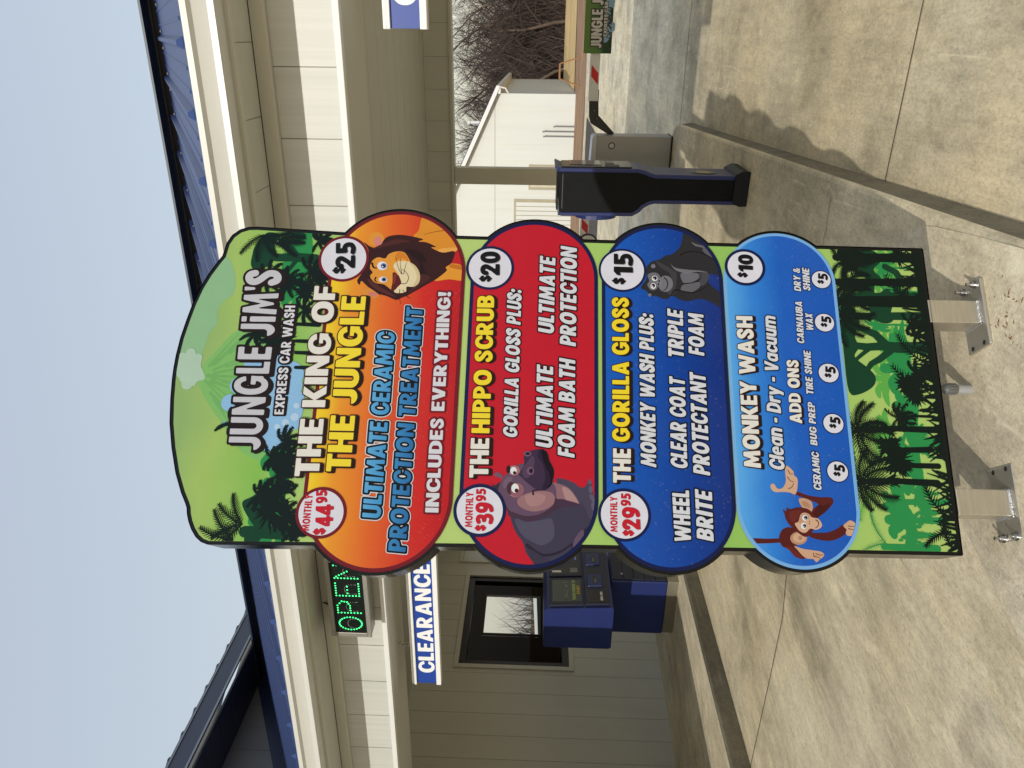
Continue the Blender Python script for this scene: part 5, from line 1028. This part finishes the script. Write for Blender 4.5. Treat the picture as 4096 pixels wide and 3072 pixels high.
m = MB(); band(m, side_l, .03, D0-.008, D1+.008, TN); F.part('rear_shell', m, bevel=.006)
m = MB(); band(m, side_r, -.032, D0-.008, D1+.008, TN); F.part('front_shell', m, bevel=.006)
m = MB(); m.prism([(-.955, 1.40), (-.92, 1.43), (-.905, 1.425), (-.92, 1.385)], lambda t, z, w: (t, w, z), D0-.008, D1+.008, TN); F.part('visor', m, bevel=.004)
m = MB(); m.box(-.9225, -.912, D0+.02, D1-.02, .82, 1.375, TP); fp = F.part('front_panel', m, bevel=.006)
m = MB(); m.box(-.9118, -.909, D0+.1, D1-.03, 1.06, 1.31, mat('terminal_screen', (18, 30, 74), .08)); F.part('screen', m, fp)
m = MB(); m.box(-.9118, -.905, D0+.14, D1-.09, .955, 1.02, KB); m.box(-.9118, -.908, D0+.05, D0+.12, .92, 1.03, mat('vent_grey', (80, 82, 86), .5)); F.part('card_slot', m, fp)
m = MB(); m.prism([(-1.195, g), (-.93, g), (-.925, g+.06), (-.955, g+.115), (-1.175, g+.115), (-1.198, g+.06)], lambda t, z, w: (t, w, z), D0-.03, D1+.03, mat('base_black', (24, 25, 28), .55, spec=.25)); F.part('base', m, bevel=.015, seg=3)
m = MB(); m.add([(-.961, 6.2+.075*math.cos(k*math.pi/12), .24+.1*math.sin(k*math.pi/12)) for k in range(24)], [tuple(range(24))], mat('emblem_green', (70, 96, 70))); m.add([(-.960, 6.2+.05*math.cos(k*math.pi/12), .24+.06*math.sin(k*math.pi/12)) for k in range(24)], [tuple(range(24))], mat('emblem_tan', (150, 130, 100))); F.part('emblem', m)
m = MB(); m.prism([(1.0+.11*math.cos(a), .0) for a in (0,)] if False else [(6.24+.15*math.cos(k*math.pi/12), 1.08+.17*math.sin(k*math.pi/12)) for k in range(24)], lambda a, b, w: (w, a, b), -1.335, -1.298, TN); F.part('rear_dome', m, bevel=.012)

# ================================================================== conduit stub under the menu sign
p0 = SP+ST*.588-SN*.138
c = thing('conduit_stub', 'grey plastic conduit with threaded coupling rising under the menu sign', 'conduit', (p0[0], p0[1], 0), SA)
PV = mat('pvc_grey', (96, 98, 98), .5); PV2 = mat('pvc_light', (150, 151, 150), .45)
m = MB(); m.tube([(0, 0, .085), (0, 0, .35)], .0125, PV, 20); m.build('pipe', c)
m = MB(); m.tube([(0, 0, .05), (0, 0, .055), (0, 0, .088), (0, 0, .095)], [.0155, .019, .019, .0145], PV, 20)
for k in range(12): a = k*math.pi/6; m.tube([(.019*math.cos(a), .019*math.sin(a), .056), (.019*math.cos(a), .019*math.sin(a), .086)], .0022, PV, 5)
m.build('coupling', c)
m = MB(); m.tube([(0, 0, .0), (0, 0, .047), (0, 0, .053)], [.0168, .0168, .0145], PV2, 20); m.build('adapter', c)

# ================================================================== barrier gates
GC = mat('gate_grey', (150, 150, 148), .4, .2, var=.04); GTOP = mat('gate_top', (176, 180, 186), .35, .2); ARMW = mat('arm_white', (222, 224, 226), .4); REDS = mat('arm_red', (206, 24, 30), .45); ABLK = mat('bracket_black', (24, 30, 30), .4)
def gate(t, d, label, lname, arm_len, red):
    g = gz(d); F = Frame('barrier_gate', label, 'barrier gate', t-.2, d, g, 'barrier gates at the lane ends')
    m = MB(); m.box(t-.42, t, d, d+.36, g+.02, .80, GC); m.box(t-.43, t+.01, d-.01, d+.37, g, g+.02, ABLK); F.part('cabinet', m, bevel=.008)
    m = MB(); m.prism([(t-.42, .80), (t, .80), (t, .835), (t-.03, .86), (t-.42, .875)], lambda a, b, w: (a, w, b), d-.006, d+.366, GTOP); F.part('lid', m, bevel=.01)
    m = MB(); m.tube([(t-.12, d-.004, .60), (t-.12, d, .60)], .045, KB, 24); m.tube([(t-.12, d-.007, .60), (t-.12, d-.003, .60)], .031, GTOP, 16); F.part('lock', m)
    m = MB(); y0, y1 = d+.2, d+.27
    m.prism([(t-.02, .60), (t+.02, .56), (t+.24, .78), (t+.4, .79), (t+.56, .79), (t+.56, .92), (t+.22, .905), (t+.14, .88)], lambda a, b, w: (a, w, b), y0, y1, ABLK); F.part('arm_bracket', m, bevel=.008)
    m = MB(); m.box(t+.42, t+arm_len, y0-.01, y0-.001, .80, .915, ARMW); m.box(t+.42, t+arm_len, y0+.072, y0+.08, .80, .915, ARMW); m.box(t+.42, t+arm_len, y0-.01, y0+.08, .9155, .925, ARMW); am = F.part('arm', m)
    for r0 in red:
        m = MB(); m.prism([(t+r0, .812), (t+r0+.10, .905), (t+r0+.24, .905), (t+r0+.14, .812)], lambda a, b, w: (a, w, b), y0-.0125, y0-.0102, REDS); F.part('red_stripe', m, am)
    for r in (.2, .3, .42): 
        m = MB(); m.ball((t+r, y0-.001, .84 if r > .25 else .8), .007, CHAIN, 6); F.part('bolt', m)
    return F
gate(-1.17, 10.4, 'grey barrier gate with white and red arm at the end of the kerbed island', '', 1.9, (.62, 1.5))
gate(-5.0, 10.9, 'second barrier gate with white and red arm behind the menu sign', '', 3.1, (.6, 1.5, 2.35, 2.75))
# round plate on the second arm
F = Frame('round_gate_sign', 'round white plate with dark rim on the barrier arm behind the menu sign', 'sign', -2.78, 11.06, .72)
m = MB(); m.prism([(-2.78+.15*math.cos(k*math.pi/16), .80+.15*math.sin(k*math.pi/16)) for k in range(32)], lambda a, b, w: (a, w, b), 11.07, 11.085, mat('rim_navy', (34, 40, 60), .4)); m.prism([(-2.78+.125*math.cos(k*math.pi/16), .80+.125*math.sin(k*math.pi/16)) for k in range(32)], lambda a, b, w: (a, w, b), 11.066, 11.0695, ARMW); F.part('plate', m)
# banner board hanging on the first arm
F = Frame('gate_banner', "green JUNGLE JIM'S board fixed to the barrier arm over the gate lane", 'banner board', .3, 10.55, .66)
bt0, bt1, bz0, bz1, by = -.175, 1.1, .665, 1.02, 10.57
m = MB(); m.box(bt0, bt1, by, by+.008, bz0, bz1, grad('banner_green', [(0, (24, 60, 34)), (.3, (40, 96, 50)), (.42, (104, 150, 72)), (1, (120, 164, 84))], 'Z', 0.0, .36)); F.part('board', m)
m = MB(); tmp = MB()
A_ = Art(bt0, bt1, bz0-.03, bz1, .004); rb = random.Random(3)
for k in range(14): cx_, cz_ = bt0+.16+rb.random()*.5, bz0+.01+rb.random()*.09; A_.seg((cx_, cz_), (cx_+.001, cz_), .03+.03*rb.random())
A_.emit(tmp, mat('banner_foam', (132, 172, 208), .4), 0); A_.clear()
for k in range(60): cx_ = bt0+.01+rb.random()*(bt1-bt0-.05); a = rb.uniform(.4, 2.7); L_ = .04+.07*rb.random(); A_.seg((cx_, bz0+.02), (cx_+L_*math.cos(a), bz0+.02+L_*math.sin(a)), .008, .001)
A_.emit(tmp, mat('banner_dark', (14, 40, 24), .4), .0004)
lettering(tmp, "JUNGLE JiM'S", (bt0+.06, .795), (bt0+.86, .80), (bt0+.06, .93), (bt0+.86, .94), [(mat('banner_black', (30, 26, 26), .4), .0008, .1, (0, -.1)), (mat('banner_letter', (206, 206, 206), .4), .0012, 0, None)], None, 20)
lettering(tmp, 'EXPRESS CAR WASH', (bt0+.2, .735), (bt0+.8, .74), (bt0+.2, .775), (bt0+.8, .782), [(mat('banner_black', (0, 0, 0)), .0010, .16, None), (mat('banner_letter', (0, 0, 0)), .0014, 0, None)], None, 16)
m.v = [(a, by-.001+b, c) for a, b, c in tmp.v]; m.f = tmp.f; m.mi = tmp.mi; m.mats = tmp.mats; m.smooth = tmp.smooth; F.part('printed_picture', m)

# ================================================================== shed, sawhorse, pipes
g = -.4
F = Frame('shed', 'cream metal-sided gabled shed with navy roof at the edge of the field', 'building', -7, 44, g)
SH_ = mat('shed_cream', (202, 205, 200), .5, var=.03, vscale=1, stretch=(3, 3, .2))
x1, xr, xl, ze, zr = -2.78, -9.6, -16.4, 4.1, 7.3
m = MB(); m.prism([(x1, g), (x1, ze), (xr, zr), (xl, ze), (xl, g)][::-1], lambda a, b, w: (a, w, b), 44, 60, SH_); m.box(xl, x1, 43.985, 43.999, ze-.02, ze, SEAM)
k = x1-.9
while k > xl: m.box(k, k+.015, 43.99, 43.999, g, ze-.03, mat('shed_seam', (206, 202, 184), .6)); k -= .9
F.part('wall', m)
m = MB()
for sgn in (1, -1):
    ex = xr+sgn*(x1-xr+.38); zz = ze-.17
    m.prism([(xr, zr+.02), (ex, zz+.02), (ex, zz+.1), (xr, zr+.16)], lambda a, b, w: (a, w, b), 43.6, 60.3, NAVYM)
F.part('roof', m)
m = MB()
for sgn in (1, -1):
    ex = xr+sgn*(x1-xr+.39); zz = ze-.17
    m.prism([(xr, zr-.14), (ex, zz-.16), (ex, zz+.06), (xr, zr+.1)], lambda a, b, w: (a, w, b), 43.55, 43.6, TRIMW)
m.box(x1, x1+.4, 43.62, 60, ze-.34, ze-.2, TRIMW); F.part('rake_trim', m)
m = MB(); m.box(x1+.28, x1+.42, 43.5, 60, ze-.3, ze-.12, TRIMW); m.tube([(x1+.35, 43.6, ze-.3), (x1+.3, 43.6, ze-.6), (x1+.06, 43.7, ze-.75)], .05, TRIMW, 8); F.part('gutter', m)
m = MB(); m.box(-7.95, -6.55, 43.93, 43.98, g, 2.15, mat('shed_door_frame', (160, 152, 128), .5)); dd = F.part('door', m)
m = MB(); m.box(-7.8, -6.7, 43.91, 43.929, g, 2.05, mat('shed_door', (190, 184, 160), .5)); F.part('door_leaf', m, dd)
m = MB(); m.ball((-6.85, 43.88, .8), .05, CHAIN, 8); F.part('door_handle', m, dd)
m = MB(); m.box(-13.5, -8.5, 43.94, 43.98, g, 2.98, mat('shed_door_frame', (0, 0, 0)))
k = -13.3
while k < -8.7: m.box(k, k+.22, 43.9, 43.939, g, 2.85, SH_); k += .26
F.part('roller_door', m)
m = MB(); m.tube([(-4.6, 47, 5.0), (-4.6, 47, 5.75)], .09, TRIMW, 10); m.tube([(-4.6, 47, 5.75), (-4.6, 47, 5.9)], .14, TRIMW, 10); F.part('roof_vent', m)
for t_, h_ in ((-4.45, .75), (-4.72, 1.35), (-4.98, 1.3)):
    c = Frame('standpipe', 'thin grey service pipe standing in front of the cream shed', 'pipe', t_, 43.7, g, 'thin service pipes at the shed wall')
    m = MB(); m.tube([(t_, 43.7, g), (t_, 43.7, h_)], .03, mat('pipe_grey', (120, 120, 122), .5), 8); m.tube([(t_, 43.7, h_), (t_, 43.7, h_+.08)], .045, mat('pipe_grey', (0, 0, 0)), 8); c.part('pipe', m)
F = Frame('sawhorse', 'small wooden sawhorse standing on the red dirt beside the shed', 'sawhorse', -1.5, 40.5, -.35)
WD = mat('raw_wood', (148, 106, 66), .8, var=.15, vscale=3); m = MB(); m.box(-1.85, -1.15, 40.46, 40.54, .62, .70, WD); F.part('top_beam', m)
for sx in (-1.85, -1.15):
    for sy in (-.35, .35): m = MB(); m.tube([(sx, 40.5, .64), (sx+(sx+1.5)*.9, 40.5+sy, -.36)], .035, WD, 4); F.part('leg', m)

# ================================================================== bare winter trees
BARK = mat('bark_brown', (92, 78, 68), .9, var=.25, vscale=3); BARK2 = mat('bark_pale', (150, 134, 116), .9, var=.25, vscale=2); TWIG = mat('twig_brown', (78, 66, 60), .9, var=.3, vscale=2)
def tree_mesh(seed, H, spread, depth=6, bark=None):
    rd = random.Random(seed); trunk = MB(); crown = MB()
    def limb(mb, p, d, L, r, n, sides, mt):
        pts = [p]; rs = [r]
        for i in range(n):
            d = (d+Vector((rd.gauss(0, .16), rd.gauss(0, .16), rd.gauss(.03, .1)))).normalized(); p = p+d*(L/n); pts.append(p); rs.append(r*(1-.5*(i+1)/n))
        mb.tube(pts, rs, mt, sides, False); return pts, rs, d
    def grow(p, d, L, r, lev):
        pts, rs, d2 = limb(crown, p, d, L, r, 3 if lev < depth-1 else 2, 4 if lev < 3 else 3, TWIG if lev > 1 else (bark or BARK))
        if lev >= depth: return
        for k in range(rd.choice((3, 3, 4)) if lev < depth-1 else 5):
            i = rd.randint(1, len(pts)-1); a = rd.uniform(0, 2*math.pi); o = d2.orthogonal().normalized(); o = (Matrix.Rotation(a, 3, d2) @ o)
            nd = (d2*rd.uniform(.6, 1.0)+o*rd.uniform(.5, .95)*spread+Vector((0, 0, .12))).normalized(); grow(pts[i], nd, L*rd.uniform(.55, .78), max(.006, rs[i]*.62), lev+1)
    pts, rs, d = limb(trunk, Vector((0, 0, 0)), Vector((rd.gauss(0, .05), rd.gauss(0, .05), 1)).normalized(), H*.5, H*.013, 6, 7, bark or BARK)
    for k in range(11):
        t_ = rd.uniform(.3, 1); i = min(5, int(t_*6)); p = pts[i].lerp(pts[i+1], t_*6-i) if i < 6 else pts[6]; a = rd.uniform(0, 6.28)
        grow(p, Vector((math.cos(a)*spread, math.sin(a)*spread, rd.uniform(.35, 1.1))).normalized(), H*rd.uniform(.18, .28), rs[min(i, 6)]*.5, 2)
    grow(pts[-1], d, H*.26, rs[-1], 2)
    return trunk, crown
protos = []
for i, (sd_, H, spd, bk) in enumerate(((1, 13, .8, None), (2, 15, .65, None), (3, 12, .95, BARK2), (4, 14, .75, BARK2))):
    tk, cr = tree_mesh(sd_, H, spd, 5, bk); protos.append((tk, cr))
made = {}
def tree(i, x, y, z, s, rz, label, grp):
    r = thing('bare_tree', label, 'tree', (x, y, z), rz, grp); r.scale = (s, s, s)
    if i not in made:
        a = protos[i][0].build('trunk', r); b = protos[i][1].build('crown', r); made[i] = (a, b)
    else:
        for o in made[i]: c = o.copy(); col.objects.link(c); c.parent = r
rt = random.Random(21)
row = [(2, -2.2, 63.5, .8, 'pale-trunked bare tree at the field edge right of the shed'), (3, 4.4, 64, .95, 'tall pale-barked bare tree at the field edge above the gate banner'), (0, 1.2, 66, .85, 'bare brown tree with wide twiggy crown at the field edge between two pale trunks')]
for i, t_, d_, s_, lb in row: p = bw(t_, d_, -.25); tree(i, p[0], p[1], p[2], s_, rt.uniform(0, 6), lb, 'bare trees along the field')
for k in range(62):
    t_ = -17+(k*.53)+rt.uniform(-.5, .5); d_ = 68+rt.uniform(0, 20); p = bw(t_, d_, -.2)
    tree(rt.choice((0, 1, 0, 1, 2, 3)), p[0], p[1], p[2], rt.uniform(.72, 1.05)*(1.0 if t_ > -4 else .95), rt.uniform(0, 6.28), 'bare brown tree in the wood beyond the field', 'bare trees along the field')
for k in range(8):
    a = R(-38+k*2.2); d_ = 58+rt.uniform(0, 10); tree(rt.choice((0, 1, 3)), d_*math.sin(a), d_*math.cos(a), -.3, rt.uniform(.6, .8), rt.uniform(0, 6), 'bare tree seen through the office windows', 'bare trees behind the office')
# dense brush at the foot of the wood
bm_ = MB(); rb = random.Random(5)
def brush(n, tr, dr, hr, base=-.3):
    for k in range(n):
        t_, d_ = rb.uniform(*tr), rb.uniform(*dr); p = bw(t_, d_, base); h_ = rb.uniform(*hr); dx, dy = rb.gauss(0, .34)*h_, rb.gauss(0, .34)*h_; w_ = rb.uniform(.012, .03)*(1+h_/6)
        a = rb.uniform(0, 3.14); ex, ey = w_*math.cos(a), w_*math.sin(a)
        bm_.add([(p[0]-ex, p[1]-ey, p[2]), (p[0]+ex, p[1]+ey, p[2]), (p[0]+dx*.5+ex*.7, p[1]+dy*.5+ey*.7, p[2]+h_*.5), (p[0]+dx*.5-ex*.7, p[1]+dy*.5-ey*.7, p[2]+h_*.5), (p[0]+dx*1.3, p[1]+dy*1.3, p[2]+h_)], [(0, 1, 2, 3), (3, 2, 4)], TWIG)
brush(20000, (-24, 18), (67, 86), (1.2, 7.5)); brush(4000, (-24, 18), (66, 70), (.6, 2.5))
for k in range(2600):
    a = R(rb.uniform(-45, -14)); d_ = rb.uniform(58, 72); t_, dd_ = d_*math.sin(a-AZ), d_*math.cos(a-AZ); brush(1, (t_, t_), (dd_, dd_), (1.0, 5))
o = bm_.build('undergrowth'); o['kind'] = 'stuff'

# ================================================================== white car behind the office
def car():
    ang = R(-17.3); d0 = 21.5; x, y = d0*math.sin(ang), d0*math.cos(ang)
    r = thing('white_car', 'white car parked behind the office, seen through both windows', 'car', (x, y, -.46), R(8)); r.scale = (1, 1, 1.2)
    W_ = mat('car_white', (226, 228, 230), .2, coat=.6, var=.01); GLS = mat('car_glass', (30, 36, 40), .06); TYR = mat('tyre', (22, 22, 22), .8); RIM = mat('rim', (150, 152, 155), .3, .8)
    prof = [(-2.35, .35), (-2.4, .62), (-2.3, .86), (-1.2, 1.02), (-.45, 1.52), (.9, 1.6), (1.9, 1.5), (2.25, 1.05), (2.35, .6), (2.3, .35)]
    m = MB(); m.prism(prof[::-1], lambda a, b, w: (a, w*(1-.12*max(0, b-1.0)/.6), b), -.92, .92, W_); m.build('body', r, .05, 3)
    m = MB()
    for s in (-1, 1): m.prism([(-1.0, 1.06), (-.4, 1.46), (.85, 1.52), (1.75, 1.42), (1.95, 1.06)], lambda a, b, w: (a, w, b), s*.905-.004, s*.905+.01, GLS)
    m.build('side_window', r)
    m = MB(); m.prism([(-1.17, 1.05), (-.5, 1.5), (-.47, 1.515), (-1.2, 1.045)], lambda a, b, w: (a-.02, w, b+.01), -.75, .75, GLS); m.build('windscreen', r)
    for s in (-1, 1):
        m = MB(); m.ball((-.85, s*1.03, 1.08), (.1, .12, .09), KB, 10); m.build('mirror', r)
        m = MB(); m.ball((-2.28, s*.68, .72), (.12, .2, .09), mat('headlight', (210, 214, 220), .1), 10); m.build('headlight', r)
        for wx in (-1.45, 1.45):
            m = MB(); m.tube([(wx, s*.72, .34), (wx, s*.95, .34)], .34, TYR, 24); w_ = m.build('wheel', r, .03); m = MB(); m.tube([(wx, s*.93, .34), (wx, s*.965, .34)], .21, RIM, 16); m.build('rim', w_)
car()
